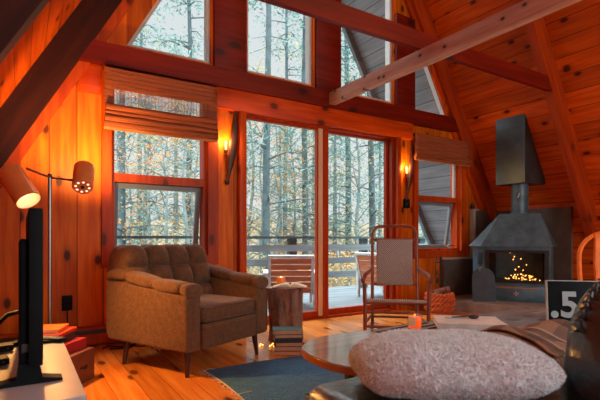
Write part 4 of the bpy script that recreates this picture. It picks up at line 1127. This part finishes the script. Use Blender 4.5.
for px, dp, k in ((122, 13, 'pine'), (140, 20, 'pine'), (190, 17, 'pine'), (268, 12.5, 'pine'), (304, 14.5, 'pine'), (286, 22, 'pine'), (347, 17, 'pine'), (372, 15, 'pine'),
                  (176, 15, 'hemlock'), (145, 17, 'hemlock'), (118, 17, 'hemlock'), (205, 20, 'hemlock'), (240, 18, 'hemlock'), (280, 17, 'hemlock'), (314, 18, 'hemlock'), (335, 16, 'hemlock'), (380, 20, 'hemlock'),
                  (165, 12, 'maple'), (196, 14, 'maple'), (262, 14, 'maple'), (293, 15, 'maple'), (128, 15, 'maple'), (310, 20, 'maple'), (340, 22, 'maple'),
                  (150, 14, 'birch'), (278, 13.5, 'birch'), (250, 15, 'birch'), (322, 15, 'birch'), (187, 12, 'birch'), (358, 15, 'birch'),
                  (135, 12, 'redshrub'), (175, 11, 'redshrub'), (260, 11.5, 'redshrub'), (275, 12, 'redshrub'), (290, 12.5, 'shrub'), (305, 13, 'redshrub'), (320, 12, 'redshrub'), (345, 12, 'shrub'), (375, 13, 'shrub'), (120, 12, 'shrub'), (200, 12, 'shrub'), (245, 12.5, 'shrub'), (155, 13, 'redshrub'), (360, 12.5, 'redshrub'),
                  (410, 18, 'pine'), (425, 24, 'hemlock')):
    put(k, px, dp, rf.uniform(.9, 1.12))
cnt = {}
ORD = ['first', 'second', 'third', 'fourth', 'fifth', 'sixth', 'seventh', 'eighth', 'ninth', 'tenth']
for (px, dp, k, x, y, sc) in sorted(FOREST):
    nm, ds = KN[k]; w = where(px); key = (ds, w); cnt[key] = cnt.get(key, 0)+1
tot = dict(cnt); cnt = {}
for (px, dp, k, x, y, sc) in sorted(FOREST):
    nm, ds = KN[k]; w = where(px); key = (ds, w); n_ = cnt.get(key, 0); cnt[key] = n_+1
    pos = '' if tot[key] == 1 else f', {ORD[n_]} from left'
    tm, fm = proto(k, int(px) % 3 if k != 'shrub' else 0)
    gz = -1.6+.03*y+max(0, y-18)*.10
    r = thing(nm, f'{ds} seen through {w}{pos}', 'bush' if 'shrub' in nm else 'tree', (x, y, gz), rf.uniform(0, 6.28), 'forest trees beyond the deck')
    r.scale = (sc, sc, sc)
    for (n2, me) in (('trunk', tm), ('foliage', fm)):
        o = bpy.data.objects.new(n2, me); COL.objects.link(o); o.parent = r

# ------------------------------------------------------------------ lights
w = bpy.data.worlds.new('boosted_overcast'); SC.world = w; w.use_nodes = True
nt = w.node_tree; bg = nt.nodes['Background']; bg.inputs[0].default_value = (.84, .92, .94, 1)
tc = nt.nodes.new('ShaderNodeTexCoord'); sx = nt.nodes.new('ShaderNodeSeparateXYZ'); nt.links.new(tc.outputs['Generated'], sx.inputs[0])
mr = nt.nodes.new('ShaderNodeMapRange'); mr.interpolation_type = 'SMOOTHSTEP'; nt.links.new(sx.outputs[1], mr.inputs[0])
for k, v in zip((1, 2, 3, 4), (-.6, .25, 2.0, .64)): mr.inputs[k].default_value = v       # sky behind the camera brightened, an added cool fill for the foreground
# overcast sky kept dim in view, boosted far overhead as added light for the interior
m2 = nt.nodes.new('ShaderNodeMapRange'); m2.interpolation_type = 'SMOOTHSTEP'; nt.links.new(sx.outputs[2], m2.inputs[0])
for k, v in zip((1, 2, 3, 4), (.47, .80, 0.0, 9.0)): m2.inputs[k].default_value = v
ad = nt.nodes.new('ShaderNodeMath'); ad.operation = 'ADD'; nt.links.new(mr.outputs[0], ad.inputs[0]); nt.links.new(m2.outputs[0], ad.inputs[1])
nt.links.new(ad.outputs[0], bg.inputs[1])
s_ = bpy.data.lights.new('daylight_fill_sun', 'SUN'); s_.energy = .8; s_.angle = radians(35); s_.color = (.92, .97, 1.0)  # added soft sun, aimed clear of the trees to brighten the floor by the door
so_ = bpy.data.objects.new('daylight_fill_sun', s_); COL.objects.link(so_); so_.rotation_euler = Vector((.70, -.50, -.50)).to_track_quat('-Z', 'Y').to_euler()
point('warm_fill_low', (3.6, -4.6, 1.6), 16, (1, .58, .25), .08)  # unseen low fill added to warm the undersides of the beams
point('warm_fill_high', (3.05, -3.2, 4.3), 22, (1, .62, .30), .12)  # unseen fill added for warm ambient light, not a fixture
point('warm_fill_high', (4.4, -4.2, 3.7), 55, (1, .64, .32), .12)  # second added fill, behind the camera, warms the right roof boards

# ------------------------------------------------------------------ camera, view
cam = bpy.data.cameras.new('camera'); co = bpy.data.objects.new('camera', cam); COL.objects.link(co)
cam.dof.use_dof = True; cam.dof.focus_distance = 3.3; cam.dof.aperture_fstop = 5.0
co.location = CAM; co.rotation_euler = (pi/2, 0, -TH)
cam.sensor_width = 36; cam.lens = 447/600*36; cam.shift_y = 39/600; cam.clip_start = .05; cam.clip_end = 200
SC.camera = co
vs = SC.view_settings; vs.view_transform = 'Standard'; vs.look = 'None'; vs.gamma = 1; vs.use_curve_mapping = False; vs.exposure = 0.45
SC.cycles.use_denoising = True; SC.cycles.max_bounces = 8; SC.cycles.transparent_max_bounces = 16; SC.cycles.sample_clamp_indirect = 6
